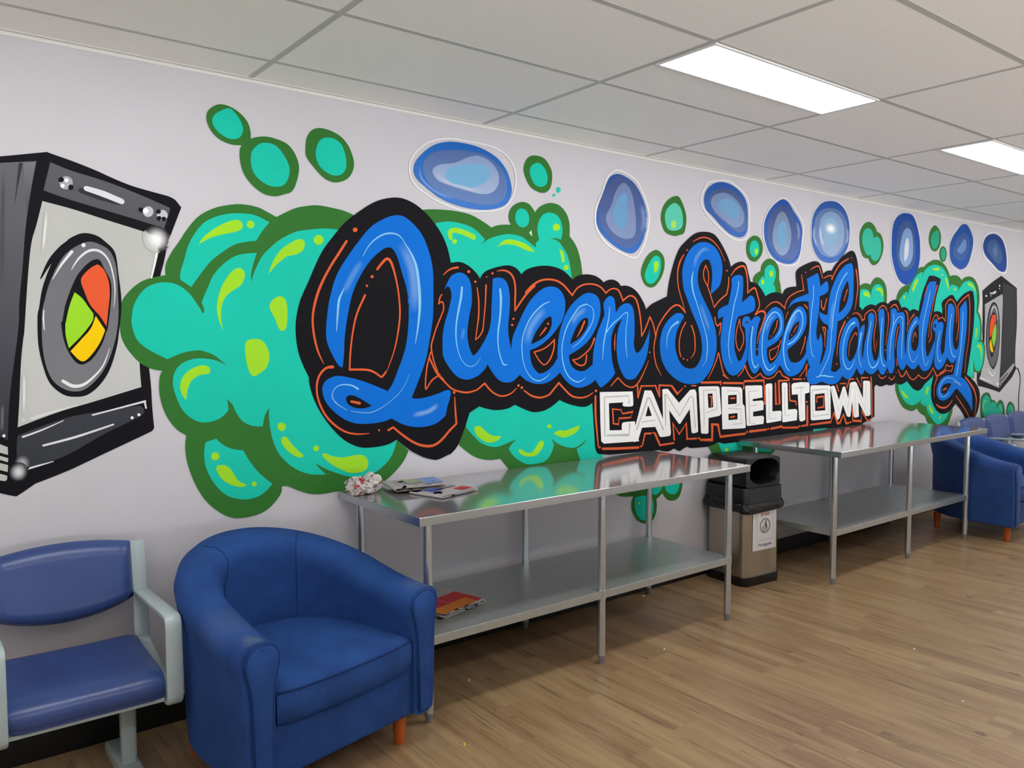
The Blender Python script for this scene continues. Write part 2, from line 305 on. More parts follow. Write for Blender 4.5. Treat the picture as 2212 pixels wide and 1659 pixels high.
# ---------------------------------------------------------------- mural
PK = 0.97
PAL = dict(k='#151418', g='#346f2f', t='#1cbfa5', l='#9bd52c', b='#0d6ccd', h='#7fc4ec', o='#d95f35', w='#eae9e6', s='#b9b8b4', wr='#dddcde')
MURAL = r"""@painted_washing_machine|grey and black front loader painted at the left end of the mural
L3
F k;171,2177 342,2216 490,2252* 496,2249 571,2229 642,2207 706,2183 771,2162 844,2147 909,2135 935,2122* 956,2096* 953,2089 905,1960 883,1870 868,1814 806,1526 817,1461 824,1367* 826,1293 831,1215* 824,1204* 798,1192 652,1130 530,1078 414,1038* 376,1012 353,998* 303,1016 133,1086*
L4
F #66656a>#343941;170,2167* 341,2193* 454,2214* 430,2090 411,1962 398,1827 384,1700 381,1636 371,1551 352,1425 340,1319 333,1205* 310,1220* 139,1265*
F #5c5b60>#55555a;498,2216* 563,2194 641,2177 721,2156 804,2129 912,2090* 907,2066 888,2007* 802,2029 678,2058 559,2086 473,2111* 484,2159
F #b5b6b1>#c0c1be;468,2072* 566,2052 677,2023 835,1982 876,1967* 859,1896 835,1803 815,1688 785,1526 783,1471 787,1380* 617,1331 498,1298 365,1250* 373,1343 383,1488 393,1573 396,1590 413,1785 428,1913 446,1982 461,2042
F #3d4046>#383b40;364,1220* 497,1267 576,1284 779,1307* 789,1271 654,1207 532,1140 454,1112 360,1096* 359,1169
F #b8b9b5;288,1204* 332,1180* 332,1152* 287,1171*
F #b8b9b5;286,1160* 332,1140* 331,1125* 286,1146*
F #b8b9b5;286,1133* 331,1115* 329,1090* 285,1108*
F #b8b9b5;284,1095* 327,1077* 325,1061 315,1059 284,1070*
L5
F #77767a>#4d5056;412,2202* 450,2211* 441,2154 423,2051 417,2038*
F #3a393d;398,2200* 411,2202* 392,2111 379,2039*
A #3a3c42 .6;351,2176,10.7 342,1990,10.7 332,1740,10.7
A #9a9a9e .35;321,1337,7.2 316,1236,7.2
L5
S k ;454,1790,1.9 488,1857,7.6 531,1907,11.8 571,1940,10.2 603,1955,6.3
F k;539,1929 571,1955 603,1967 643,1961 674,1939 706,1901 716,1821 724,1708 712,1595 700,1527 673,1446 635,1389 594,1357 554,1352 515,1362 474,1403 453,1465 439,1551 440,1658 445,1680 460,1762 495,1857
L6
F #6c6c70>#77777a;612,1935 654,1928 690,1902 709,1843 712,1753 712,1663 706,1608 697,1563 674,1491 640,1429 594,1383 558,1372 519,1382 482,1416 461,1473 452,1551 454,1658 462,1702 485,1784 522,1863 558,1904
L7
F k;620,1862 636,1870 652,1869 667,1836 687,1792 689,1739 679,1653 670,1599* 667,1599* 651,1550 622,1501 597,1479 577,1473 558,1484 535,1524 521,1572 515,1633 519,1634 533,1703 566,1792 595,1837
L8
F #e05a32;586,1793 615,1833 644,1852* 663,1836 679,1797 683,1743 675,1671 668,1617* 646,1657 615,1697 597,1745
F #96d22c;563,1744* 588,1722 607,1692 624,1666* 624,1648* 615,1628 584,1585 538,1535* 529,1581 529,1625 531,1634 544,1691
F #f0c408;632,1657* 663,1603* 643,1554 614,1510 589,1486 570,1491 543,1524* 584,1572 613,1608
S #d9dadc ;554,1826,0.8 581,1871,3.6 617,1902,4.7 653,1902,4.5 681,1872,3.3 696,1820,2.5 702,1757,2.1 696,1690,0.6
F #e4e4e6;605,1921 603,1916 597,1913 593,1915 591,1921 593,1926 598,1929 603,1927
S #dcdcdc ;492,1789,0.8 521,1842,3.5 558,1894,5.4
S #dcdcdc ;461,1676,1.5 458,1642,2.6 460,1603,1.5
S #e2e2e4 ;515,1413,5.6 547,1393,6.6 583,1397,5.3 620,1427,3.8 653,1469,2.5 678,1536,0.6
A #e2e3df .8;480,2036,6.7 474,1976,6.7 464,1890,6.7
A #e2e3df .8;391,1445,6.2 389,1377,6.2 385,1298,6.3
F #d0d1cd;390,1275 388,1271 384,1269 380,1271 379,1276 380,1280 384,1282 388,1280
S #d4d5d1 ;410,1279,5.6 478,1299,4.8 561,1320,1.8
S #e2e3df ;867,1961,4.8 855,1896,4.8 835,1810,3.0
G #ffffff .95;859,1963 53,55
F #a4a4a8;569,2149 562,2131 546,2122 530,2127 524,2144 531,2162 547,2171 563,2166
F k;540,2157 537,2150 530,2146 524,2148 522,2155 525,2162 531,2166 537,2164
F k;571,2133 568,2126 562,2122 555,2124 553,2131 556,2138 562,2142 568,2140
F #ecece9;555,2157 553,2151 548,2148 543,2150 541,2155 543,2161 548,2163 553,2162
F #ecece9;542,2134 539,2129 534,2126 530,2128 528,2133 530,2139 535,2141 540,2140
S #333236 ;596,2124,8.9 659,2107,10.9 728,2090,6.9
S #d6d6da ;614,2133,9.4 671,2119,11.8 734,2097,10.6
F #bcbcc0;849,2069 843,2054 829,2046 815,2051 810,2065 816,2081 830,2088 844,2083
F #bcbcc0;902,2060 896,2045 881,2037 867,2042 861,2056 868,2072 882,2079 896,2075
F k;812,2073 809,2066 803,2063 797,2065 794,2071 797,2078 803,2081 809,2079
F k;877,2072 874,2065 868,2062 861,2064 859,2070 862,2077 868,2080 874,2078
F k;878,2046 875,2039 869,2036 863,2038 861,2044 863,2051 870,2054 876,2052
F k;896,2045 893,2038 887,2035 880,2037 878,2043 881,2050 887,2053 893,2051
F #f0f0ee;830,2071 827,2062 820,2059 813,2061 810,2069 813,2077 820,2080 828,2078
F #f0f0ee;886,2066 882,2058 875,2054 867,2057 865,2064 868,2072 875,2076 883,2074
S #d8d9db ;380,1214,3.8 439,1234,3.0 512,1265,1.3
S #d8d9db ;611,1280,3.1 698,1300,3.2 799,1323,4.2
S #d8d9db ;797,1323,3.9 802,1296,3.0
S #d8d9db ;444,1177,3.9 553,1201,4.5 682,1239,3.2
S #d8d9db ;380,1093,3.9 427,1104,3.1 475,1115,1.3
G #b9bdc2 .8;375,1118 27,32
G #dfe2e4 .9;362,1087 31,36
F #eeeeee;755,1260 754,1256 750,1255 746,1257 744,1261 746,1265 750,1267 754,1265
F #eeeeee;781,1271 779,1267 775,1265 771,1267 769,1272 771,1276 775,1277 779,1275
F #eeeeee;326,1222 325,1218 321,1217 318,1218 317,1222 318,1226 322,1228 325,1226
@painted_foam|large mass of teal and green foam painted behind the capital Q
L5
F g;723,1706 743,1743 786,1786 830,1808 889,1823* 890,1864 912,1912 944,1960 972,2005 1020,2065 1082,2104 1144,2124 1203,2133 1268,2127 1314,2109 1349,2093* 1431,2137 1485,2153 1540,2162 1614,2157 1671,2149 1715,2135* 1794,2021* 1790,1640* 1784,1196* 1930,1082* 1995,1022* 1962,967 1906,916 1849,882 1780,868 1719,858 1623,867 1542,864 1486,871 1431,892 1377,919 1352,918* 1344,883 1295,832 1242,810 1166,805 1117,818 1068,852 1022,902 985,970 959,1046 948,1114 953,1177* 917,1203 882,1253 861,1311 853,1368 857,1419 867,1442* 821,1453 778,1481 741,1528 727,1555 718,1584 715,1639
L6
F t;945,1806* 946,1839 961,1887 976,1939 1000,1988 1038,2038 1086,2069 1144,2088 1203,2095 1258,2091 1318,2067* 1287,2030 1258,1985* 1215,1977 1165,1962 1116,1929 1067,1888 1024,1833 986,1779* 963,1795
F t;1026,1718* 1051,1777 1076,1831 1115,1876 1164,1913 1214,1928 1259,1933* 1246,1893 1235,1853 1233,1808* 1248,1853 1279,1915 1316,1957 1369,2001 1428,2033 1472,2046 1567,2061 1638,2062* 1674,1959* 1667,1477* 1783,1140* 1930,1082* 1917,1040 1894,997 1856,961 1805,932 1744,922 1672,930 1613,952 1561,976 1511,1008* 1530,982 1561,951* 1487,960 1432,982 1379,1021 1336,1075 1311,1144 1300,1222 1301,1270* 1282,1238 1271,1191* 1225,1197 1185,1219 1156,1261 1144,1291 1122,1315* 1126,1270* 1091,1238 1038,1224 991,1234 946,1273 920,1327 906,1389 914,1436 942,1469 988,1487 1035,1488 1082,1478 1130,1452* 1111,1468* 1073,1500 1035,1517 1007,1522 952,1514 888,1488* 853,1506 810,1532 776,1566 760,1616 759,1653 771,1708 803,1759 838,1783 882,1794 931,1787 976,1755 1012,1704 1030,1671* 1036,1688
F t;1029,1142* 1073,1153* 1099,1126 1137,1105 1185,1094* 1211,1046 1251,991 1310,936* 1265,897 1218,883 1178,884 1118,905 1071,951 1034,1019 1022,1083
L7
F l;1020,1954* 1041,1986 1085,2023 1133,2051 1177,2066 1199,2057 1199,2032 1171,2016 1122,2002 1070,1984
F l;1252,2053 1247,2041 1235,2035 1223,2039 1219,2050 1224,2062 1235,2068 1247,2064
F l;1309,1847* 1331,1903 1368,1955 1428,1997 1460,2006 1476,1993 1470,1962 1438,1939 1394,1927 1352,1894
F l;1565,2010 1558,1994 1542,1987 1525,1992 1518,2007 1526,2023 1542,2031 1559,2025
F l;1111,1606* 1095,1643 1087,1691 1093,1740 1113,1794 1148,1846 1178,1866 1203,1856 1205,1827 1186,1792 1147,1766 1122,1741 1106,1701 1103,1653
F l;1311,1701 1320,1731 1354,1753 1380,1743 1390,1708 1389,1646 1381,1610 1362,1603 1347,1620 1334,1656
F l;1201,1540 1212,1562 1247,1568 1278,1559 1300,1524 1306,1483 1291,1443 1260,1419 1234,1408 1217,1430 1205,1475
F l;955,1320* 939,1345 933,1379 945,1416 978,1446 1020,1461 1048,1454 1054,1440 1048,1425 1014,1421 981,1401 964,1368
F l;1375,1183 1369,1170 1355,1165 1342,1172 1336,1185 1342,1198 1356,1202 1369,1196
F l;1084,1078 1078,1066 1066,1062 1054,1068 1049,1081 1054,1093 1067,1097 1079,1091
F l;1353,1115 1356,1136 1375,1138 1391,1117 1412,1090 1455,1049* 1444,1040 1417,1047 1374,1082
F l;1069,1025 1077,1039 1102,1040 1126,1024 1145,992 1164,965 1196,946* 1179,937 1139,948 1095,978
F l;1240,944 1237,936 1228,934 1221,938 1217,946 1221,954 1229,956 1237,952
F l;1529,1073 1524,1064 1514,1061 1504,1066 1501,1076 1505,1085 1515,1088 1525,1083
F l;1544,1045 1557,1049 1591,1033 1643,1021 1697,1026 1745,1023 1772,997 1769,958 1732,943 1672,949 1602,986 1556,1023
@painted_foam|teal and green foam painted above the first lower case letters
L5
F g;2084,2193* 2141,2201 2251,2206 2357,2198 2430,2175 2501,2142* 2550,2159 2628,2167* 2612,2203 2624,2247 2659,2278 2707,2294 2755,2285 2793,2246* 2829,2282 2895,2307 2963,2302 3015,2265 3041,2209 3042,2138* 3095,2083 3127,2006 3141,1927* 3065,1819* 2821,1747* 2355,1736* 2147,2076*
L6
F t;2157,2134* 2237,2150 2321,2145 2393,2125 2459,2076* 2430,2047* 2489,2084 2566,2109 2628,2117 2699,2109 2755,2082 2800,2057* 2796,2082* 2820,2102* 2808,2152 2816,2196 2845,2237 2895,2255 2946,2246 2976,2216 2989,2166 2977,2113* 2938,2120 2904,2111* 2947,2108 2990,2076 3034,2014 3059,1904* 2905,1814* 2429,1768* 2284,1794*
F t;2751,2218 2744,2180 2713,2159 2676,2167 2656,2199 2664,2237 2694,2258 2731,2250
F #c9d8d2;2751,2133* 2766,2150* 2773,2116*
L7
S l ;2247,2069,10.6 2242,2096,12.0 2268,2110,12.2 2328,2102,13.1 2386,2084,14.1
F l;2284,2055 2279,2046 2269,2042 2260,2045 2255,2053 2260,2061 2270,2065 2280,2063
F l;2539,2042* 2565,2072 2612,2089 2675,2085 2739,2068 2788,2034* 2731,2040 2659,2060 2604,2062 2565,2056
F l;2970,2182 2962,2167 2943,2160 2924,2164 2917,2177 2924,2192 2943,2199 2962,2195
F l;2964,2061* 2990,2050 3003,2018 3003,1992* 2986,1991 2977,2023
F l;3035,1963 3030,1953 3016,1948 3003,1952 2997,1961 3003,1972 3016,1977 3030,1973
@painted_foam|teal and green foam painted low, reaching below the steel table
L5
F g;2323,1110* 2290,1028* 2340,987 2407,948 2482,930 2555,930* 2602,879* 2735,759* 3264,698* 3422,632* 3484,611 3572,604* 3554,562 3563,507 3606,452 3667,423 3730,422 3769,461 3782,514 3777,561* 3801,572 3834,593* 3876,549 3931,532 3986,544 4017,597 4024,672* 3408,788* 3310,867* 3260,1216* 2423,1256*
L6
F t;2334,1115* 2370,1076 2422,1029 2482,1003 2536,996 2606,1011 2664,1026* 2630,1000 2610,979* 2638,942 2686,906 2751,880 2860,886 2907,924 2930,975* 2911,1010* 2954,980 3016,955 3078,944 3132,958 3180,987* 3151,957 3101,937* 3124,881 3151,841* 3311,798* 3310,937* 3232,1197* 2988,1242* 2349,1259*
F t;3585,594* 3636,598 3688,592 3734,580* 3751,537 3749,482 3710,446 3657,443 3612,473 3583,531
F t;3687,672* 3701,634* 3754,591 3794,596 3834,637 3833,683*
F t;3854,635 3875,595 3930,572 3972,584 3996,637 3991,675* 3853,690*
L7
F l;2385,1106 2407,1115 2430,1109 2460,1082 2505,1057 2563,1051* 2528,1027 2475,1022 2429,1044 2400,1068
F l;2678,967 2694,969 2735,946 2776,949 2809,985 2834,1005 2856,994 2843,963 2801,927 2751,924 2694,940
F l;2911,1079 2906,1071 2895,1068 2884,1072 2880,1081 2884,1089 2895,1091 2906,1087
F l;2926,1038* 2963,1051 3015,1048 3069,1058 3121,1071* 3109,1041 3060,1018 2998,1009 2954,1023
F l;3631,552 3628,547 3620,545 3612,549 3608,555 3612,560 3620,562 3628,558
@painted_foam|teal and green foam painted between the two steel tables above the bin
L5
F g;4276,850* 4309,811 4348,748* 4572,615* 4976,730* 5029,761* 5058,888* 4424,934*
L6
F t;4378,875* 4403,827 4437,776* 4529,743* 4633,764* 4647,825* 4681,866* 4679,916* 4424,934*
F t;4815,802* 4996,770* 4981,752* 4811,770*
L7
F l;4489,811 4484,803 4470,800 4457,805 4451,814 4456,822 4470,825 4484,820
@painted_foam|thin teal sliver left between the black paint and the far table
L11
F t;5507,879* 5713,873* 5553,862* 5507,867*
@painted_foam|teal and green foam painted in front of the two blue rings left of the capital L
L5
F g;4736,1956 4759,2003 4820,2031* 4833,2076 4881,2113 4930,2123 4990,2107 5032,2063 5041,2016 5039,1986* 5061,1933 5079,1845* 4792,1837*
L6
F t;4789,1929 4817,1976 4850,2001* 4866,1973* 4868,2043 4902,2073 4941,2080 4982,2060 4998,2020 4984,1972 4965,1942* 4990,1931 5000,1860* 4880,1810* 4791,1865*
L7
F l;4966,2019 4960,2002 4944,1995 4927,2001 4920,2017 4926,2034 4942,2042 4959,2035
F l;4862,1957 4857,1943 4845,1937 4833,1942 4827,1955 4832,1969 4844,1975 4857,1970
@painted_foam|two-lobed teal foam painted just right of the capital L
L5
F g;6100,1965* 6130,1978 6180,1998 6241,2002 6298,1993* 6323,2027 6374,2054 6427,2056 6493,2035 6538,1992 6557,1938 6558,1855* 6138,1808*
L6
F t;6137,1935 6171,1952 6223,1954 6275,1940 6305,1897* 6316,1957 6366,1994 6419,2003 6473,1985 6497,1947 6508,1882 6508,1838* 6376,1802* 6169,1776* 6122,1810*
L7
F l;6183,1926 6223,1938 6265,1929 6287,1908 6272,1886* 6246,1898 6194,1902
F l;6369,1948* 6389,1971 6442,1975 6486,1958 6492,1930 6478,1897* 6454,1935 6411,1952
@painted_foam|tall teal and green foam painted behind the last letters
L5
F g;6715,1882* 6730,1927 6773,1973 6851,2007 6932,2019* 6952,2071 7020,2131 7101,2172 7185,2181* 7244,2218 7318,2242 7358,2254 7464,2256 7561,2227 7633,2180 7679,2125* 7748,2136 7833,2135 7892,2115 7923,2097* 7979,2126 8081,2141 8188,2122 8269,2058 8306,1979 8312,1899 8287,1817* 8336,1778 8372,1711 8385,1643 8377,1548* 8426,1527 8469,1472 8469,1369 8436,1281 8362,1224 8284,1233 8245,1238* 8250,1176* 8031,1183* 7848,1705* 7101,1753* 6805,1799*
L6
F t;6761,1874* 6799,1912 6854,1948 6900,1957* 6908,1918* 6923,1961 6967,2026 7034,2086 7104,2124 7163,2138* 7149,2079* 7183,2139 7257,2186 7361,2211 7454,2209 7551,2182 7623,2129 7669,2061 7683,2001* 7691,2037 7740,2048 7811,2041 7862,2027* 7841,1978* 7884,2024 7967,2080 8069,2100 8161,2081 8226,2023 8255,1937 8254,1844 8249,1810* 8290,1777 8334,1710 8346,1643 8338,1548* 8271,1514* 8355,1527 8429,1486 8443,1404 8419,1302 8345,1242 8266,1264 8239,1319 8213,1360* 8230,1238 8219,1177* 8088,1214* 8152,1575* 8128,1907* 7699,1819* 7536,1765* 7295,1786* 7106,1782* 6945,1785* 6802,1808*
L7
F l;6994,1964 6981,1986 7024,2051 7082,2076 7078,2047 7028,1988 7012,1961
F l;6860,1908 6856,1896 6846,1891 6835,1896 6830,1907 6834,1919 6844,1925 6855,1920
F l;7337,2172 7402,2187 7462,2184 7457,2165 7377,2161
F l;7543,2130 7539,2125 7527,2122 7516,2124 7510,2129 7515,2134 7526,2137 7538,2136
F l;7583,2108* 7617,2103 7648,2060 7662,1991* 7607,2059
F l;7812,2009 7805,2001 7789,1997 7771,2000 7764,2007 7770,2015 7787,2019 7804,2016
F l;8034,2069 8086,2081 8162,2061 8210,2023 8228,1997* 8149,2040 8058,2057
F l;8260,1662 8278,1629 8260,1562 8244,1562 8247,1629
F l;8281,1480 8326,1504 8382,1480 8403,1411 8385,1337* 8362,1439 8312,1473
A l .6;8191,1353,15.2 8182,1265,15.2 8186,1211,15.2
@painted_foam|teal and green foam painted under the last letters
L5
F g;6736,1185* 6745,1124 6800,1042 6885,969 7017,930 7089,934 7130,950* 7188,905 7302,863 7285,868* 7313,829 7355,794 7424,761* 7714,747* 7766,806 7812,869 7816,915* 7746,1107* 7327,1249* 6892,1268*
L6
F t;6787,1180* 6795,1134 6845,1069 6918,1013 7026,979 7134,991 7229,1036* 7182,994* 7284,953* 7287,1001* 7310,928 7365,859 7335,916 7406,842 7490,792 7545,778 7627,796 7694,830 7733,880* 7479,958* 7375,1122* 7420,1253* 7257,1199* 7078,1117* 6930,1209*
L7
F l;6836,1124* 6890,1095 6981,1045* 6963,1040 6892,1061 6855,1091
F l;7282,1085 7298,1126 7336,1127 7320,1083 7296,1054
F l;7344,972* 7400,937 7450,877* 7389,894 7353,933
F l;7582,837 7578,825 7567,820 7555,826 7549,839 7553,852 7565,856 7577,850
@painted_foam|small three-lobed green and teal foam painted under the far washing machine
L5
F #35683a;8411,889 8412,971 8472,1017 8551,1027 8618,1004 8663,946* 8738,935 8800,889* 8822,924 8889,935 8951,896 8983,822 8981,739 8979,664* 8529,695* 8460,762 8416,820
L6
F #26a587;8451,880 8446,949 8506,995 8570,992 8622,955 8641,912* 8706,926 8774,898 8804,839* 8825,888 8875,900 8919,869 8936,775 8924,704* 8607,725* 8587,778 8523,775 8488,809
L7
S #7cc24a ;8541,948,5.8 8487,933,10.6 8474,886,11.2 8501,843,6.2
S #7cc24a ;8877,864,8.2 8906,819,10.2 8903,755,6.8
@painted_bubble|small green bubble painted at the far right above the seats
L5
F #35683a;9027,812 9048,876 9115,909 9206,868 9238,808 9225,750 9222,684* 9045,696*
L6
F #26a587;9045,804 9075,860 9126,879 9181,847 9203,795 9190,745 9186,694* 9062,702*
L7
S #7cc24a ;9155,849,6.9 9176,804,10.7 9163,754,5.3
@painted_cord|thin black cord painted from the far washing machine
L5
S k ;9210,1240,5.1 9244,1250,3.8 9291,1230,8.2 9342,1163,7.9 9349,1082,8.1 9326,972,9.1 9332,861,9.1 9359,660,9.1
@painted_washing_machine|small dark front loader painted at the right end of the mural
L3
F #242427;8796,2179* 9182,2071* 9213,1719 9199,1466 9206,1285 9216,1269* 9228,1239 9129,1155 8979,1081 8848,1015* 8581,1064 8348,1098* 8313,1153* 8311,1289* 8414,1370 8401,1643 8393,1847 8373,2015* 8580,2104
L4
F #3b3c40;8834,2115* 9165,2060* 9186,1719 9191,1357* 9195,1313* 8860,1185* 8851,1292 8870,1786
F #a2a2a2>#b4b4b4;8437,1888* 8827,1999* 8847,1954 8850,1715 8843,1292 8838,1249 8828,1058* 8359,1165* 8408,1233 8448,1438 8451,1711
F #a6a6a8>#7d7d7f;8845,1157* 9152,1298* 9188,1284 9106,1213 8844,1065*
L5
S #242427 ;8901,1098,6.6 8992,1131,8.9 9107,1206,11.0
S #242427 ;8856,1128,5.4 8938,1161,5.6 9020,1201,5.8
F #242427;8652,1913 8738,1861 8792,1715 8806,1540 8778,1364 8712,1267 8663,1254 8578,1312 8504,1437 8483,1609 8509,1780 8573,1885
F #d0d0d0;8482,1970 8476,1963 8460,1960 8445,1962 8438,1968 8444,1975 8459,1979 8475,1976
F #d0d0d0;8587,1998 8581,1991 8565,1988 8549,1990 8542,1997 8548,2004 8564,2007 8580,2005
S #c8c8c8 ;8605,1999,11.4 8672,2015,12.5
F #d0d0d0;8772,2079 8769,2070 8760,2066 8750,2069 8746,2078 8749,2087 8758,2091 8768,2087
F #b0b0b0;8771,2049 8767,2045 8757,2043 8746,2044 8741,2048 8745,2053 8756,2055 8766,2054
F #b0b0b0;8581,1974 8577,1970 8567,1967 8556,1969 8552,1973 8556,1978 8566,1980 8576,1978
L6
F #626265;8654,1893 8723,1846 8775,1715 8789,1547 8761,1371 8694,1282 8653,1276 8585,1326 8519,1444 8499,1602 8526,1767 8583,1864
S #b9b9bb ;8573,1781,3.2 8608,1851,12.2 8656,1869,7.3 8707,1839,11.1 8748,1742,3.3
L7
F #242427;8627,1813 8681,1794 8717,1714 8725,1575 8700,1470 8643,1372 8600,1393 8558,1506 8539,1644 8563,1750
L8
F #d9502f;8591,1761 8629,1791 8679,1783 8694,1735 8670,1693 8605,1589 8563,1568* 8557,1678
F #86c43c;8693,1707* 8714,1644 8706,1540 8666,1464* 8615,1561 8641,1637
F #eab51c;8596,1554* 8629,1485 8658,1429 8626,1419 8582,1457 8570,1513
S #e4e4e4 ;8549,1263,4.6 8585,1221,9.4 8668,1190,5.7 8723,1231,3.0
S #e4e4e4 ;8381,1178,6.8 8526,1146,4.1 8665,1124,1.5
G #f0f0f0 .8;8783,1102 50,21
@painted_bubble|green bubble painted top left, touching a larger one below it
L5
F g;1062,2465 1072,2500 1110,2529 1154,2530 1197,2511 1231,2478 1244,2436 1242,2402* 1204,2377* 1155,2375 1107,2392 1075,2425
L6
F t;1085,2460 1100,2490 1153,2521 1177,2508 1201,2478 1212,2441 1195,2407 1160,2396 1122,2408 1094,2433
@painted_bubble|larger green bubble painted under the top left bubble
L5
F g;1195,2333 1204,2377 1244,2410 1295,2427 1346,2427 1404,2411 1440,2371 1456,2317 1444,2255 1421,2209 1384,2193 1347,2181 1295,2186 1241,2222 1207,2271
L6
F t;1242,2315 1248,2359 1279,2393 1315,2403 1356,2394 1392,2354 1412,2307 1401,2255 1374,2227 1327,2222 1281,2241 1252,2272
@painted_bubble|green bubble painted alone above the left shoulder of the capital Q
L5
F g;1487,2402 1493,2449 1518,2488 1557,2503 1607,2499 1659,2479 1699,2437 1721,2372 1709,2323 1679,2290 1627,2272 1576,2283 1526,2326 1491,2367
L6
F t;1534,2388 1550,2442 1584,2465 1630,2464 1664,2438 1682,2377 1674,2329 1639,2304 1593,2308 1549,2339
@painted_bubble|green bubble painted right of the largest blue ring
L5
F g;2715,2453 2723,2504 2755,2539 2804,2550 2861,2540 2903,2495 2914,2453 2903,2394 2870,2362 2820,2357 2755,2384
L6
F t;2755,2452 2767,2491 2812,2513 2853,2495 2878,2455 2874,2410 2837,2387 2787,2397
@painted_dot|teal drip painted under a green bubble, the upper of two
L5
F t;2976,2386 2971,2375 2960,2369 2949,2372 2945,2383 2949,2395 2960,2401 2971,2397
@painted_dot|teal drip painted under a green bubble, the lower and smaller of two
L5
F t;2937,2353 2934,2347 2927,2344 2921,2345 2918,2351 2921,2358 2927,2361 2934,2359
@painted_bubble|pale centred green bubble painted between two blue rings above the capital S
L5
F g;3794,2318 3814,2377 3867,2429 3938,2455 3977,2436 4017,2374 4032,2317 4014,2235 3969,2215 3914,2205 3838,2221 3803,2268
L6
F #58c4a6;3829,2307 3847,2365 3911,2408 3966,2391 3995,2336 3991,2270 3936,2240 3859,2244
L7
F #a8d65c;3935,2278 3928,2260 3910,2251 3892,2257 3885,2274 3892,2292 3909,2301 3927,2295
@painted_bubble|egg-shaped green bubble painted left of the capital S
L5
F g;3621,1958 3641,2023 3692,2082 3760,2108 3819,2076 3832,2019 3810,1953 3757,1893 3705,1877 3653,1896
L6
F t;3654,1953 3682,2011 3734,2067 3781,2066 3798,2017 3778,1951 3736,1907 3694,1899 3663,1918
L7
F l;3734,2028 3755,2040 3773,2030 3772,1994 3746,1968 3735,1978
@painted_bubble|small green bubble painted right of the capital S below a blue ring
L5
F g;4653,2182 4668,2230 4732,2268 4799,2260 4838,2210 4829,2145 4764,2094 4697,2101 4663,2135
L6
F t;4800,2183 4785,2141 4745,2122 4706,2137 4689,2176 4704,2218 4742,2237 4782,2223
L7
F l;4786,2164 4780,2149 4765,2142 4750,2147 4743,2161 4749,2176 4764,2183 4779,2178
@painted_bubble|two-lobed green bubble painted above the word Laundry
L5
F g;6109,2354 6126,2420 6194,2479 6273,2491 6339,2462 6374,2423* 6440,2403 6482,2331 6465,2245 6402,2174 6330,2152 6280,2172 6255,2201* 6175,2211 6125,2273
L6
F #36b397;6148,2357 6173,2416 6228,2442 6292,2425 6324,2365* 6375,2386 6426,2360 6446,2294 6417,2217 6353,2186 6303,2202 6277,2234* 6222,2230 6163,2292
@painted_bubble|oval green bubble painted right of the tallest blue ring
L5
F g;7259,2420 7283,2503 7367,2557 7458,2517 7486,2446 7457,2370 7381,2329 7302,2351
L6
F #27a07e;7293,2423 7323,2479 7408,2518 7446,2480 7450,2425 7408,2367 7360,2350 7316,2370
@painted_bubble|tiny green bubble painted below the oval green bubble
L5
F g;7605,2320 7588,2269 7539,2245 7488,2263 7465,2311 7482,2362 7530,2385 7581,2368
L6
F #27a07e;7581,2318 7570,2279 7538,2262 7505,2276 7489,2312 7500,2351 7531,2369 7565,2355
@painted_ring|largest blue ring, wide and egg-shaped, painted near the ceiling
L5
R wr ;2013,2384,4.6 2024,2430,4.2 2070,2486,3.9 2137,2529,3.8 2239,2557,4.0 2338,2561,4.2 2432,2560,4.4 2521,2552,4.7 2597,2524,5.2 2648,2470,5.6 2662,2404,5.5 2647,2329,5.3 2604,2270,4.7 2543,2237,4.2 2445,2221,4.2 2329,2213,4.2 2216,2232,4.3 2135,2258,4.4 2062,2295,4.5 2023,2335,4.7
F #2161ae>#4478c6;2036,2381 2050,2422 2096,2473 2164,2519 2253,2544 2359,2547 2446,2536 2528,2508 2582,2467 2616,2417 2634,2346 2612,2289 2566,2254 2467,2229 2372,2226 2272,2237 2182,2262 2095,2310 2049,2344
L6
F #53699a>#6682b4;2089,2393 2109,2447 2163,2482 2253,2503 2359,2512 2454,2507 2536,2473 2589,2420 2601,2354 2581,2298 2520,2264 2431,2253 2329,2260 2217,2278 2122,2324
A #a9bfe0 .4;2069,2408,10.1 2082,2342,10.1 2162,2289,9.6 2272,2260,9.4
L7
F #8298bd>#9fb0cc;2142,2389 2183,2422 2273,2443 2359,2483 2424,2497 2498,2475 2543,2426 2543,2366 2498,2319 2416,2306 2329,2319 2231,2331 2169,2347
A #c4ccd8 .5;2156,2390,16.8 2203,2351,16.0 2329,2324,15.4 2431,2324,15.2
L8
F #73a9cc;2217,2375 2238,2412 2309,2438 2402,2451 2468,2450 2494,2420 2461,2369 2387,2334 2329,2336 2245,2344
@painted_ring|tall blue ring painted left of the pale centred green bubble
L5
R wr ;3239,2254,6.5 3248,2322,6.3 3294,2406,6.2 3331,2491,6.0 3387,2541,4.9 3455,2546,5.4 3564,2511,6.3 3625,2449,7.0 3667,2376,7.2 3689,2294,7.3 3670,2194,7.1 3630,2107,6.7 3569,2050,4.9 3460,2068,5.3 3353,2105,5.7 3287,2151,6.2 3249,2202,6.5
F #2d5296>#3d6cb8;3247,2268 3276,2358 3322,2450 3359,2504 3416,2527 3485,2519 3564,2484 3626,2414 3663,2334 3664,2250 3639,2163 3589,2097 3529,2072 3430,2094 3324,2147 3263,2203
L6
F #435484>#566a9c;3267,2324 3322,2436 3426,2522 3505,2504 3575,2464 3626,2386 3643,2290 3629,2191 3558,2123 3479,2104 3372,2144 3286,2218
A #8fa3cf .5;3616,2371,30.6 3643,2290,30.9 3628,2198,30.5
L7
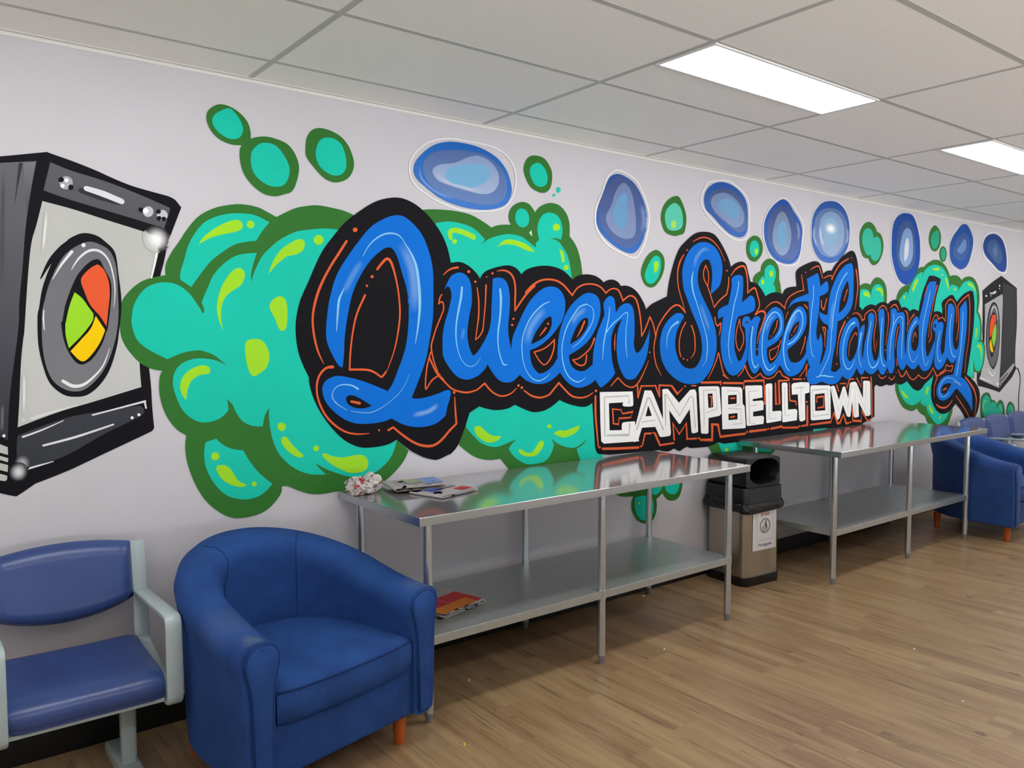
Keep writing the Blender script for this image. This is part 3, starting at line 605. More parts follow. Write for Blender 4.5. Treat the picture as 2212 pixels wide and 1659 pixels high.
F #7080a8>#8090b4;3323,2275 3361,2333 3398,2418 3436,2466 3475,2481 3525,2445 3556,2365 3572,2256 3558,2178 3479,2155 3391,2179 3338,2223
L8
F #6898bf;3378,2294 3399,2350 3437,2401 3476,2421 3496,2394 3497,2318 3492,2249 3449,2213 3405,2232
@painted_ring|blue ring painted above and right of the capital S
L5
R wr ;4170,2448,7.6 4192,2510,7.1 4249,2573,5.7 4345,2597,4.9 4455,2606,5.6 4543,2579,6.8 4621,2541,7.7 4674,2476,8.5 4680,2350,8.5 4667,2262,8.0 4603,2229,5.1 4501,2234,6.0 4388,2279,6.6 4278,2339,6.9 4206,2392,7.2
F #2a549f>#3d6ab4;4204,2459 4227,2522 4297,2571 4393,2592 4505,2579 4595,2538 4648,2481 4664,2380 4653,2284 4589,2246 4488,2256 4388,2302 4289,2362 4223,2401
L6
F #44567f>#6076a4;4245,2471 4286,2521 4406,2555 4531,2539 4616,2478 4644,2394 4640,2307 4550,2277 4412,2327 4289,2392
L7
F #7086ae>#8398bc;4270,2451 4310,2501 4419,2524 4532,2493 4611,2423 4613,2344 4524,2306 4399,2349 4301,2401
L8
F #6e9abf;4336,2442 4408,2486 4495,2481 4566,2434 4567,2387 4498,2367 4398,2395
@painted_ring|blue ring painted between the words Street and the ceiling, left of its neighbour
L5
R wr ;4844,2330,6.3 4858,2395,6.1 4900,2456,5.6 4978,2516,5.1 5047,2553,4.0 5118,2557,4.8 5181,2524,6.0 5256,2466,6.3 5317,2411,6.8 5330,2345,7.0 5307,2235,6.9 5278,2130,6.6 5227,2097,4.4 5123,2085,4.0 5010,2103,4.7 4929,2139,5.8 4878,2206,6.2 4842,2272,6.3
F #28509c>#4169b4;4850,2337 4873,2408 4939,2483 5017,2532 5077,2550 5139,2532 5203,2479 5279,2420 5313,2356 5311,2271 5288,2173 5226,2115 5143,2098 5030,2110 4949,2146 4878,2217
L6
F #405183>#5c70a2;4884,2334 4912,2411 4989,2488 5089,2510 5161,2487 5216,2420 5281,2366 5295,2270 5266,2183 5184,2130 5070,2130 4978,2165 4907,2231
A #9fb4da .5;5237,2410,20.8 5271,2341,21.2 5263,2268,21.1
L7
F #73869f>#8a9dc0;4950,2292 4972,2370 5010,2437 5060,2463 5111,2441 5155,2373 5178,2298 5150,2200 5080,2154 5008,2173 4962,2223
L8
F #709fc2;4999,2302 5013,2356 5062,2398 5103,2381 5121,2311 5098,2226 5058,2206 5016,2244
@painted_ring|round pale blue ring with a white centre painted left of the capital L
L5
R wr ;5435,2335,3.8 5438,2440,3.8 5482,2517,3.4 5569,2578,2.7 5659,2598,2.2 5775,2601,2.7 5877,2564,3.7 5944,2490,4.2 5965,2402,4.3 5955,2298,4.2 5904,2220,3.7 5805,2155,2.9 5689,2131,2.2 5568,2143,2.9 5485,2194,3.6 5438,2265,3.8
F #2c539a>#4a70b4;5438,2348 5441,2428 5482,2505 5558,2568 5659,2597 5775,2599 5871,2561 5935,2490 5956,2408 5949,2304 5898,2223 5805,2160 5689,2134 5574,2146 5494,2198 5447,2269
L6
F #5a719d>#7a90ba;5465,2368 5495,2469 5582,2527 5719,2549 5837,2526 5912,2455 5928,2354 5884,2261 5791,2197 5676,2177 5561,2202 5491,2272
A #c8d4e6 .6;5475,2394,16.5 5467,2319,16.5 5514,2242,16.3
A #c8d4e6 .6;5926,2418,15.7 5935,2341,15.7 5907,2288,15.1
L7
F #7d99ba>#94a9c9;5532,2374 5562,2463 5651,2515 5767,2513 5852,2457 5880,2363 5848,2271 5745,2194 5640,2200 5558,2264
A #dfe6ec .5;5553,2400,22.5 5556,2326,22.4 5604,2255,22.0
L8
F #86abc8;5582,2371 5608,2442 5687,2474 5769,2456 5801,2395 5775,2323 5695,2273 5613,2305
G #f4f2ec 1;5690,2393 98,53
@painted_ring|tallest blue ring with a whitish centre painted above the word Laundry
L5
S wr ;6635,2554,4.2 6605,2407,5.9 6607,2271,6.0 6656,2154,5.9 6722,2053,5.7 6786,2013,4.3 6822,2005,2.2
S wr ;6968,2610,4.4 7056,2512,6.3 7110,2374,6.5 7082,2229,4.6
F #1f4790>#2150a8;6619,2366 6622,2468 6670,2549 6754,2599 6859,2616 6968,2601 7047,2511 7101,2373 7100,2230 7051,2121 6946,2036 6875,2016 6766,2047 6674,2138 6626,2238
L6
F #3b5286>#4a628f;6697,2354 6726,2468 6792,2542 6862,2557 6954,2530 7006,2420 7023,2279 6992,2189 6868,2130 6760,2159 6703,2243
L7
F #7593c0>#86a3ca;6745,2280 6781,2420 6831,2481 6902,2491 6959,2434 6977,2294 6936,2204 6848,2164 6766,2212
L8
F #cfd2da;6824,2285 6837,2364 6871,2410 6899,2377 6899,2289 6863,2226 6837,2211
@painted_ring|slanted blue ring painted above the last letters
L5
S wr ;7832,2585,5.3 7712,2500,7.7 7659,2374,8.1 7653,2299,7.2
S wr ;7665,2281,4.9 7732,2210,6.3 7839,2172,5.1 7903,2163,3.0
S wr ;8117,2521,4.4 8149,2455,7.8 8119,2346,7.6 8069,2266,4.2
F #234c92>#28549f;7661,2337 7666,2412 7713,2481 7813,2555 7894,2607 8001,2613 8093,2548 8138,2474 8106,2365 8027,2244 7901,2197 7773,2221 7697,2264
L6
F #3b588e>#41629c;7733,2342 7778,2448 7899,2533 8007,2522 8056,2449 8020,2340 7917,2277 7789,2288
L7
F #658abc;7805,2365 7865,2416 7946,2479 7991,2444 7964,2375 7870,2341
@painted_ring|last blue ring painted above the small washing machine
L5
R wr ;8339,2439,11.4 8377,2521,10.6 8466,2572,6.7 8630,2592,5.9 8778,2555,10.5 8872,2465,12.1 8921,2333,12.5 8898,2218,10.5 8733,2216,7.2 8547,2280,9.0 8403,2334,10.6
F #233f7e>#264a92;8354,2430 8389,2512 8478,2558 8619,2576 8767,2539 8861,2454 8908,2333 8879,2233 8744,2226 8570,2293 8424,2355
L6
F #3a5586>#44628f;8441,2436 8506,2500 8624,2519 8750,2446 8808,2348 8714,2291 8542,2352
A #7893bd .5;8581,2455,77.1 8684,2371,78.2
@letter_backdrop|black painted shape that outlines all the lettering
L8
F k;1486,1396* 1457,1455 1436,1517 1427,1595 1431,1662 1451,1740 1491,1824 1525,1898 1560,1963 1606,2023 1665,2091 1724,2139 1796,2189 1858,2219 1927,2236 1984,2235 2049,2213 2115,2169 2182,2100 2223,2028 2246,1948* 2249,1947* 2306,1953 2356,1936 2400,1905 2425,1876* 2459,1914 2527,1938 2604,1953 2659,1942 2697,1910* 2739,1940 2821,1961 2904,1964 2990,1946 3065,1897* 3102,1920 3167,1932 3232,1928 3279,1911 3306,1892* 3340,1906 3381,1911 3422,1900 3449,1876* 3492,1880 3542,1870 3593,1841 3630,1802 3653,1772 3666,1743* 3712,1774 3738,1785 3801,1808 3857,1828* 3870,1905 3906,2016 3960,2121 4026,2180 4116,2235 4209,2254 4304,2246 4378,2194 4454,2106 4487,2042* 4543,2072 4606,2084 4652,2067 4680,2008 4704,1953* 4781,1940 4836,1902 4878,1859* 4937,1882 4997,1891 5047,1888 5085,1881* 5108,1911 5159,1931 5258,1941* 5246,2001 5244,2043 5280,2075 5376,2111 5474,2136 5541,2129 5576,2097 5600,2048* 5634,2068 5680,2078 5714,2075* 5771,2132 5863,2195 5934,2228 5994,2247 6038,2235 6077,2182 6100,2104 6124,1986 6129,1814* 6158,1800 6174,1786* 6219,1815 6290,1835 6343,1834 6375,1826* 6437,1852 6512,1861 6556,1852 6578,1845* 6632,1874 6698,1884 6744,1877 6779,1850 6802,1819* 6861,1826 6914,1813 6945,1792* 6991,1809 7038,1811 7105,1796* 7130,1875 7173,1970 7230,2048 7276,2108* 7288,2111 7380,2113 7481,2096* 7500,2080 7466,2015 7419,1914 7387,1794* 7453,1803 7521,1794 7549,1781* 7546,1829 7530,1866 7555,1899 7636,1933 7704,1955 7761,1949 7828,1896* 7890,1934 7975,1975 8091,2007 8151,2004 8181,1969 8203,1876 8203,1709 8177,1542 8136,1375 8088,1215* 8181,1178 8260,1142 8325,1098 8367,1056 8388,986 8365,878 8300,799 8274,740* 8121,750* 8056,828 7962,900 7871,950* 7802,909 7705,875 7608,870 7510,899 7439,954 7388,1020 7377,1097 7398,1184 7421,1240* 7381,1210 7259,1157 7200,1118 7127,1102 7042,1124 6980,1161 6931,1193* 6874,1174 6816,1167 6736,1185* 6680,1167 6624,1169 6591,1178* 6536,1167 6482,1164 6438,1176 6417,1181* 6391,1164* 6403,918* 5997,819* 5493,856* 4930,853* 4426,856* 4426,859 4373,872* 4336,860 4271,850* 4100,856 4069,869* 4030,859 3991,844* 3935,867* 3893,854 3843,857 3801,868* 3372,878* 3313,885 3269,893 3247,926 3240,990 3221,1194* 3168,1174 3095,1182 3024,1201 2969,1223* 2919,1193 2859,1170 2784,1165 2719,1184 2652,1213* 2599,1194 2521,1191 2453,1205 2419,1217* 2356,1186* 2326,1110 2282,1023 2239,984 2230,983 2174,965 2139,964 2071,986 1998,1027 1930,1082* 1876,1061 1801,1055 1733,1061 1662,1095 1604,1148 1548,1221 1510,1292 1488,1362
@letter|blue capital Q
L9
F b;1649,1437* 1632,1443* 1609,1478 1576,1548 1571,1611 1581,1701 1596,1770 1626,1856 1674,1933 1734,2011 1795,2081 1857,2124 1920,2150 1971,2153 2022,2127 2081,2070 2120,1987 2140,1902 2142,1787 2138,1672 2117,1556 2096,1466 2061,1381 2013,1279* 2054,1274 2108,1281 2162,1293 2211,1308 2236,1307 2241,1292 2232,1257 2221,1228 2210,1181* 2161,1149 2106,1135 2039,1135 1973,1150 1900,1186* 1858,1174 1796,1169 1723,1173 1663,1193 1606,1234 1566,1279 1550,1322 1550,1354 1568,1380 1608,1397 1649,1396 1726,1378 1798,1353 1882,1318* 1911,1357 1937,1413 1970,1491 1991,1570 2002,1698 1993,1794 1968,1877 1937,1965 1912,1996 1893,1999 1868,1991 1805,1940 1750,1867 1707,1784 1682,1692 1663,1585 1656,1488
L10
F k;1664,1290 1671,1303 1695,1307 1736,1290 1796,1252* 1754,1243 1712,1247 1676,1265
A #8db4dc .5;1956,2033,38.7 2014,1924,39.4 2035,1812,39.6 2028,1687,39.4
A #6f9fd6 .55;1757,1932,22.7 1702,1854,22.6 1660,1772,22.6
A #9cc0de .55;2169,1243,19.2 2107,1208,18.3 2013,1194,17.6
L11
S #86c1e8 ;1757,1948,1.1 1794,2005,2.5 1844,2046,3.4 1894,2065,3.8 1944,2062,3.5 1976,2037,1.3
S #86c1e8 ;1973,2036,1.3 2021,1970,5.2 2049,1898,7.3 2063,1756,8.0 2054,1642,5.3 2036,1545,1.3
S #86c1e8 ;1664,1802,1.1 1636,1745,5.7 1627,1670,4.6 1621,1601,1.2
S #86c1e8 ;1725,1335,5.0 1689,1354,3.3 1636,1356,2.2 1604,1336,1.7 1596,1304,2.3 1618,1271,2.2 1670,1238,0.8
S #6fb0e4 ;1688,1234,1.4 1754,1222,2.2 1809,1225,2.3 1878,1258,1.5 1942,1305,1.6 1982,1355,1.3 2002,1400,1.0
S o ;1691,1278,5.4 1733,1268,6.6
@letter|blue lower case u in the first word
L9
F b;2207,1812* 2226,1850 2250,1882 2287,1899 2321,1897 2349,1879 2366,1848 2373,1796 2371,1741 2356,1681 2346,1621 2345,1573 2357,1521 2377,1481* 2401,1492 2441,1541 2476,1597 2492,1650 2497,1723 2502,1800 2506,1878* 2543,1886 2579,1879 2605,1849 2618,1788 2615,1705 2607,1643 2610,1581 2628,1506* 2678,1455 2683,1371* 2638,1340 2591,1334 2544,1349 2499,1394 2472,1434* 2446,1401 2401,1372 2342,1358 2285,1373 2242,1412 2200,1472 2194,1523 2196,1589 2208,1647 2230,1706 2247,1769 2249,1788 2242,1816 2228,1829 2219,1824
L10
A #74addf .4;2324,1621,14.3 2309,1561,14.3
L11
S h ;2311,1826,5.7 2306,1778,6.6 2291,1715,5.7 2276,1640,4.3 2274,1569,3.3 2285,1510,2.4 2304,1466,1.8 2333,1434,1.7 2371,1425,1.6 2406,1444,1.4 2426,1472,0.7
S h ;2553,1825,6.2 2558,1770,7.7 2553,1688,5.6 2542,1622,5.1 2537,1560,3.6 2545,1499,3.1 2563,1449,3.5 2578,1428,4.0 2599,1430,1.7
@letter|blue lower case e, first e of the first word
L9
F b;2680,1655 2709,1705 2755,1769 2814,1820 2861,1845 2909,1853 2952,1846 2989,1817 3008,1776 3007,1724 2990,1673 2953,1626 2904,1579 2850,1542 2802,1518 2755,1504* 2758,1461 2773,1420 2802,1387 2832,1375 2880,1390 2923,1421 2950,1456* 2997,1401* 2972,1378* 2929,1347 2874,1323 2814,1318 2749,1332 2703,1358 2646,1414 2629,1477 2635,1566
L10
F k;2764,1536* 2790,1593 2832,1643 2867,1676 2901,1688 2910,1672 2907,1635 2880,1593 2832,1561
A #86b7e2 .45;2873,1731,31.4 2808,1684,32.3 2755,1615,34.0 2729,1525,34.5
L11
S h ;2894,1770,1.5 2849,1753,3.5 2796,1716,3.7 2755,1674,3.3 2720,1615,3.4 2700,1552,2.9 2700,1489,2.9 2714,1426,2.3 2743,1375,2.2 2779,1345,2.9 2820,1336,3.2 2862,1349,2.6 2901,1375,0.8
F o;2890,1648 2888,1644 2883,1642 2877,1644 2875,1648 2877,1652 2883,1654 2888,1653
S o ;2823,1581,1.6 2850,1607,4.9 2868,1625,5.0
@letter|blue lower case e, second e of the first word
L9
F b;2953,1458* 2954,1514 2965,1589 2996,1673 3040,1739 3103,1792 3161,1822 3206,1827 3253,1811 3276,1778 3282,1725 3267,1666 3234,1608 3188,1555 3124,1512 3038,1473* 3044,1438 3066,1404 3105,1384 3150,1380 3189,1396 3222,1417* 3276,1345* 3243,1327* 3203,1304 3144,1288 3092,1289 3035,1315 2991,1354 2972,1378*
L10
F k;3044,1534* 3066,1584 3097,1636 3136,1674 3168,1684 3184,1677 3181,1641 3155,1603 3110,1565
A #86b7e2 .45;3174,1737,23.8 3103,1702,25.2 3053,1645,26.4
L11
S h ;3174,1763,3.0 3116,1745,3.8 3065,1692,3.5 3021,1631,3.6 2993,1560,3.1 2984,1495,3.1 2994,1429,3.7 3016,1377,3.6 3054,1338,3.7 3105,1319,3.3 3144,1330,2.1 3170,1344,0.8
S #6cb2e8 ;3174,1761,2.2 3214,1743,2.4 3227,1709,4.0 3214,1656,3.8 3168,1594,3.6 3117,1546,2.8 3063,1517,2.2
S o ;3097,1574,1.8 3129,1617,5.6 3155,1663,6.3
@letter|blue lower case n ending the first word
L9
F b;3307,1774* 3334,1804 3364,1815 3395,1798* 3403,1756 3406,1717* 3444,1757 3494,1776 3529,1769 3555,1740 3565,1680 3566,1589 3561,1529 3583,1480 3619,1493 3656,1538 3685,1589 3700,1628* 3696,1564 3679,1472 3650,1411 3606,1356 3570,1324 3520,1320 3484,1334 3441,1395 3419,1465 3415,1540 3425,1614 3445,1658 3459,1683* 3404,1643 3376,1589 3370,1530 3378,1441 3406,1361* 3358,1318 3297,1283 3277,1287 3246,1324* 3222,1417* 3228,1492 3254,1589 3294,1667 3314,1706 3307,1745
L11
S h ;3354,1751,2.0 3348,1687,3.4 3328,1613,4.7 3309,1540,4.1 3299,1442,1.7
S h ;3332,1604,3.7 3376,1648,3.6 3438,1688,2.4 3473,1713,2.2 3505,1719,2.7 3502,1679,2.8 3492,1614,2.8 3492,1529,3.5 3504,1449,1.4
S o ;3404,1594,1.7 3398,1540,4.9 3400,1495,1.7
@letter|blue capital S
L9
F b;4277,1855* 4285,1909 4292,1975 4282,2034 4264,2066 4239,2078 4197,2067 4164,2033 4148,1979 4149,1925 4176,1862 4228,1793 4289,1712 4325,1641 4344,1569 4346,1492 4337,1462 4313,1396 4262,1331 4195,1283 4129,1271 4046,1275 3957,1302 3869,1358 3814,1427 3794,1500 3797,1563 3819,1625 3864,1677 3926,1717 3966,1726 4002,1719 4016,1701* 3983,1663 3952,1615 3937,1562 3938,1499 3971,1429 4020,1386 4077,1371 4135,1380 4176,1420 4196,1474 4195,1529 4181,1586 4146,1656 4095,1731 4045,1815 4011,1877 3998,1940 3997,2003 4024,2073 4072,2134 4136,2173 4203,2187 4271,2180 4331,2151 4376,2099 4395,2045 4392,1979 4371,1918 4320,1877
L10
A #86b4e0 .45;4107,2009,24.2 4130,2080,23.1 4195,2137,18.1 4272,2137,16.5
A #86b4e0 .35;4169,1797,24.3 4230,1689,24.6 4274,1613,24.8
L11
S h ;4099,1993,2.4 4087,1933,7.4 4101,1865,5.7 4144,1780,4.0 4187,1694,3.3 4231,1602,3.3 4250,1531,4.3 4247,1460,4.3 4235,1414,2.5 4218,1398,1.6 4202,1382,1.2
S h ;3959,1670,7.0 3904,1643,4.8 3869,1601,3.8 3854,1559,3.1 3855,1507,1.6
@letter|blue lower case t with a thick crossbar in the second word
L9
F b;4494,1961* 4521,1982 4575,1993 4612,1984 4622,1956 4620,1871 4607,1808* 4662,1835 4709,1859 4747,1840 4761,1800 4749,1759 4684,1735 4573,1714* 4547,1659 4535,1569 4537,1501 4547,1470 4566,1430 4590,1410 4617,1423 4653,1486 4679,1555* 4691,1457* 4655,1383 4601,1338 4555,1316 4510,1316 4464,1342 4418,1405 4394,1483 4388,1561 4399,1639 4411,1712* 4359,1692* 4359,1746 4410,1775 4464,1790* 4479,1838 4496,1906
L11
S h ;4572,1948,4.5 4560,1880,4.5 4530,1806,4.5 4509,1727,4.5 4484,1625,4.5 4469,1530,3.6 4469,1516,3.6 4479,1448,3.5 4512,1391,1.3
@letter|blue lower case r in the second word
L9
F b;4616,1669 4629,1703 4666,1716 4694,1710 4714,1682* 4760,1714 4798,1717 4823,1700 4800,1659 4783,1595 4775,1514 4778,1427* 4826,1432* 4837,1373* 4790,1327 4756,1322 4722,1346 4693,1399 4663,1457* 4661,1543 4649,1635 4625,1646
L10
F k;4684,1674 4680,1668 4670,1665 4659,1668 4654,1674 4659,1681 4669,1683 4680,1681
S k ;4715,1635,2.4 4698,1561,2.4 4684,1468,2.8 4680,1428,2.8
L11
F o;4676,1673 4674,1670 4671,1669 4667,1670 4665,1672 4666,1675 4670,1676 4674,1675
S h ;4735,1641,6.6 4721,1560,6.6 4724,1480,4.7 4735,1410,4.7 4760,1369,6.1 4779,1362,5.2 4808,1388,1.8
@letter|blue lower case e, first e of the second word
L9
F b;4805,1447* 4807,1531 4828,1610 4864,1690 4918,1752 4980,1784 5021,1784 5070,1764 5096,1726 5106,1674 5099,1616 5068,1573 5004,1534 4905,1497* 4907,1450 4920,1412 4944,1385* 4984,1396 5031,1434 5070,1491* 5107,1384* 5058,1371* 5018,1329 4955,1302 4907,1303 4867,1328 4835,1367* 4764,1401* 4763,1438*
L10
F k;4912,1549* 4930,1615 4968,1672 5007,1701 5031,1711 5040,1697 5049,1659 5026,1611 4971,1568
A #7fb2e0 .45;5006,1734,16.6 4935,1691,18.2 4883,1606,18.9
L11
S h ;4995,1558,1.1 5051,1606,3.8 5073,1659,4.9 5064,1707,4.8 5038,1735,4.9 5006,1749,4.0 4966,1745,5.3 4919,1714,6.5 4881,1662,6.1 4855,1596,5.4 4846,1521,4.7 4852,1446,4.7 4873,1389,5.3 4906,1351,6.2 4934,1338,4.3 4977,1349,4.6 5013,1377,1.1
S o ;5020,1687,5.6 5013,1649,4.7 4986,1611,3.0 4970,1594,1.5
F o;4960,1580 4958,1577 4953,1575 4948,1577 4946,1580 4948,1583 4953,1584 4958,1583
@letter|blue lower case e, second e of the second word
L9
F b;5070,1491* 5085,1558 5116,1625 5155,1684 5211,1752 5269,1790 5312,1797 5356,1779 5388,1736 5390,1676 5361,1617 5311,1567 5244,1524 5156,1485* 5163,1442 5189,1402 5232,1387 5292,1390 5359,1424 5401,1478* 5429,1428* 5404,1413* 5379,1374 5320,1316 5244,1291 5185,1288 5134,1311 5074,1366* 5058,1371*
L10
F k;5164,1548* 5175,1597 5223,1655 5265,1680 5294,1690 5293,1661 5267,1607 5209,1568
A #7fb2e0 .45;5271,1744,23.0 5197,1674,23.8 5158,1597,24.4
L11
S h ;5156,1519,4.8 5227,1543,4.8 5293,1592,4.7 5330,1646,5.1 5341,1705,5.2 5322,1749,5.6 5287,1768,5.4 5245,1753,8.5 5188,1703,8.6 5148,1640,8.1 5117,1568,7.4 5103,1491,6.6 5114,1423,5.7 5141,1359,4.7 5183,1327,1.8
S o ;5267,1657,4.0 5245,1631,4.0 5223,1604,2.4
F o;5209,1587 5207,1584 5202,1583 5196,1584 5194,1587 5196,1590 5202,1591 5207,1590
@letter|blue lower case t ending the second word
L9
F b;5384,2002* 5524,2051* 5553,1999 5563,1952* 5617,1982 5648,1998* 5672,1969 5674,1929 5638,1902 5557,1879* 5556,1799 5537,1698 5522,1623 5528,1573 5547,1548 5569,1573 5581,1603* 5606,1547 5609,1471 5584,1395 5575,1365* 5549,1335* 5441,1352* 5413,1403* 5392,1478* 5399,1528 5423,1602 5429,1677 5422,1751 5413,1835* 5321,1836 5236,1821 5186,1801 5154,1771* 5185,1820 5243,1851 5319,1872 5410,1895*
L11
S h ;5471,1956,3.5 5472,1872,4.0 5454,1772,4.0 5444,1672,4.0 5439,1573,3.5 5455,1483,3.5 5475,1438,3.3 5502,1422,2.1
@letter|blue capital L, tall and looped
L9
F b;5974,2148 5902,2126 5820,2071 5753,1991 5698,1894 5679,1798 5670,1740* 5612,1746 5560,1764* 5568,1720 5615,1683 5673,1664* 5688,1639 5675,1628 5668,1557 5653,1475 5610,1394 5575,1365* 5450,1347* 5416,1313 5413,1263 5445,1227 5499,1218 5553,1223 5607,1234 5672,1219 5738,1209 5814,1214 5870,1243 5898,1274* 5976,1266* 6023,1312* 5866,1337* 5800,1303 5734,1315* 5758,1423 5791,1525 5806,1629 5813,1696* 5879,1712 5955,1755 6002,1798 6029,1867 6032,1937 6029,2068 6018,2119 5998,2145
L10
F k;5827,1756* 5841,1853 5874,1931 5920,1991 5943,2009* 5963,1967 5961,1889 5927,1823 5880,1783
A #5a9fdf .5;5758,1864,29.1 5722,1735,29.1 5710,1607,29.1
L11
S h ;5934,2073,4.2 5870,2022,4.9 5803,1929,5.2 5771,1832,5.2 5746,1735,5.3 5738,1639,4.7 5734,1654,3.7 5724,1551,3.7 5710,1449,3.7 5657,1368,3.5 5604,1308,4.3 5578,1278,5.2 5533,1272,2.8
S h ;5587,1278,2.6 5642,1279,5.1 5717,1269,4.1 5773,1267,2.1
S o ;5940,1940,5.9 5918,1900,5.9 5895,1854,3.5
@letter|blue lower case a in the third word
L9
F b;5872,1339* 5849,1423 5846,1501 5871,1579 5916,1652 5983,1705 6041,1726 6091,1722 6123,1690 6132,1659 6131,1611* 6165,1653 6215,1675* 6208,1605 6190,1552 6179,1455 6193,1385* 6251,1346* 6232,1308* 6193,1269 6151,1283 6109,1327* 6051,1265 5983,1240 5933,1253 5899,1272* 5787,1299* 5834,1318*
L10
F k;5955,1437 5962,1510 5997,1589 6045,1637 6094,1658 6115,1626 6119,1552 6102,1472 6055,1409 6007,1381 5976,1400
L11
S h ;6058,1687,8.0 5994,1663,6.0 5938,1600,4.7 5903,1516,4.8 5896,1438,4.8 5919,1364,5.6 5970,1321,4.3 6028,1335,4.4 6080,1398,1.4
S h ;6162,1603,9.1 6140,1525,6.1 6128,1456,4.0 6147,1375,4.0 6180,1332,2.9
S o ;6095,1589,5.7 6081,1608,3.7 6037,1579,3.7 5995,1521,3.9 5984,1447,3.0 5993,1418,2.0
@letter|blue lower case u in the third word
L9
F b;6193,1385* 6205,1444 6222,1525 6250,1595 6272,1670 6264,1740 6304,1768 6346,1758 6363,1731 6356,1671 6334,1579 6327,1497 6352,1415 6386,1379 6428,1397 6456,1468 6461,1551 6448,1633 6424,1759 6461,1801 6493,1805 6516,1788 6527,1717 6520,1606 6518,1496 6529,1412 6564,1370* 6605,1327* 6584,1316* 6542,1267 6510,1262 6477,1274 6442,1314* 6390,1282 6338,1270 6285,1279 6232,1308* 6189,1341*
L11
S h ;6310,1698,4.2 6285,1606,5.2 6264,1508,5.2 6268,1427,4.1 6303,1350,4.9 6357,1322,5.5 6419,1348,6.7 6459,1402,2.1
S h ;6486,1730,4.3 6475,1634,5.4 6464,1523,5.4 6475,1424,5.4 6505,1352,5.1 6544,1331,5.1
@letter|blue lower case n in the third word
L9
F b;6620,1796* 6669,1811 6714,1803 6732,1775* 6783,1779 6829,1783 6859,1761 6868,1692 6867,1607 6874,1493 6890,1412* 6944,1377* 6933,1365* 6889,1314 6839,1290 6785,1328 6753,1385 6742,1494 6760,1578 6785,1635 6765,1691 6733,1663 6703,1578 6698,1466 6709,1370 6711,1330 6686,1279 6647,1266 6613,1287 6588,1332* 6560,1350* 6575,1384 6574,1495 6602,1606 6625,1690
L11
S h ;6674,1760,4.5 6670,1674,5.6 6637,1562,5.5 6626,1467,4.4 6624,1383,2.8
S h ;6676,1671,4.1 6729,1725,3.9 6785,1745,2.5 6826,1726,5.1 6831,1635,5.2 6822,1493,4.6 6827,1391,3.5
@letter|blue lower case d in the third word
L9
F b;6890,1412* 6899,1464 6905,1550 6930,1636 6996,1711 7054,1749 7096,1744 7116,1712* 7147,1794 7201,1912 7231,1976 7272,2042 7317,2061 7412,2065* 7401,1982 7343,1856 7298,1731 7260,1606 7246,1513 7261,1433 7292,1396* 7342,1444 7415,1544* 7428,1449* 7350,1306 7248,1270 7182,1291 7128,1336* 7079,1303 7017,1294 6953,1321 6877,1365*
L10
F k;7026,1454 6993,1491 6989,1563 7023,1630 7071,1667 7108,1679 7119,1588 7117,1514 7083,1459
L11
S h ;7062,1709,7.4 6988,1653,5.1 6946,1561,4.7 6939,1475,4.7 6973,1394,4.5 7034,1355,2.6 7109,1409,2.1
S h ;7303,1975,3.9 7263,1872,5.1 7207,1730,5.1 7182,1606,5.1 7182,1495,5.1 7208,1390,5.1 7258,1321,3.2 7307,1363,3.0
S o ;7069,1578,7.0 7052,1609,3.8 7027,1584,5.9 7013,1526,2.4
@letter|blue lower case r in the third word
L9
F b;7371,1657 7379,1701 7424,1732 7458,1726 7476,1698* 7540,1708 7576,1683 7572,1639 7544,1544 7536,1461 7566,1406* 7625,1454* 7671,1392* 7593,1307 7513,1276 7458,1291 7422,1336 7413,1418 7424,1512 7425,1613* 7390,1632
L10
F k;7437,1671 7427,1659 7413,1655 7401,1661 7400,1674 7409,1686 7424,1690 7435,1684
S k ;7460,1588,2.7 7438,1512,3.3 7420,1431,4.0 7411,1355,5.4
L11
S h ;7511,1626,4.0 7477,1525,5.4 7470,1430,5.4 7508,1353,4.5 7565,1371,3.0
@letter|blue lower case y with a curled tail, the last letter
L9
F b;7655,1857 7695,1876 7752,1865 7791,1821 7783,1718 7769,1608 7775,1523 7808,1465 7851,1455 7892,1490 7906,1608 7904,1738 7897,1836* 8009,1914* 8042,1852 8050,1740 8045,1608 8017,1476 7990,1344 7968,1232 7956,1198* 8062,1162 8157,1091 8208,1008 8230,851* 8169,916 8043,1002 7921,1074 7862,1090* 7807,1053 7724,1011 7614,991 7530,1013 7483,1060 7489,1117 7547,1179 7641,1215 7739,1221 7802,1223* 7833,1300 7856,1378* 7802,1337 7759,1334 7701,1361 7650,1401* 7613,1428* 7624,1575 7649,1735
L10
F k;7577,1088 7605,1132 7687,1148 7772,1139* 7719,1095 7652,1053 7596,1059
A #a9c9e8 .5;7799,1164,12.4 7887,1148,15.0 7977,1112,17.4
L11
S h ;7730,1781,4.2 7707,1704,5.6 7701,1575,5.6 7729,1472,5.5 7784,1394,4.9 7834,1396,2.8
S h ;7962,1802,4.4 7959,1674,5.9 7947,1542,5.8 7927,1411,5.8 7868,1215,5.8
S h ;7871,1168,1.5 7740,1195,2.7 7656,1195,3.7 7575,1159,5.0 7531,1103,5.5 7555,1044,5.0 7612,1026,2.6 7680,1039,4.3 7735,1069,2.4
S o ;7610,1087,7.0 7666,1103,8.0
@outline_lines|thin orange lines painted around the capital Q
L11
F o;1733,2069 1729,2061 1721,2057 1713,2059 1709,2067 1713,2075 1721,2078 1730,2076
S o ;1677,2013,5.5 1639,1957,6.0 1598,1897,5.4 1552,1816,6.0 1523,1742,6.1 1507,1663,5.0 1512,1585,5.0 1530,1511,4.5 1558,1453,1.1
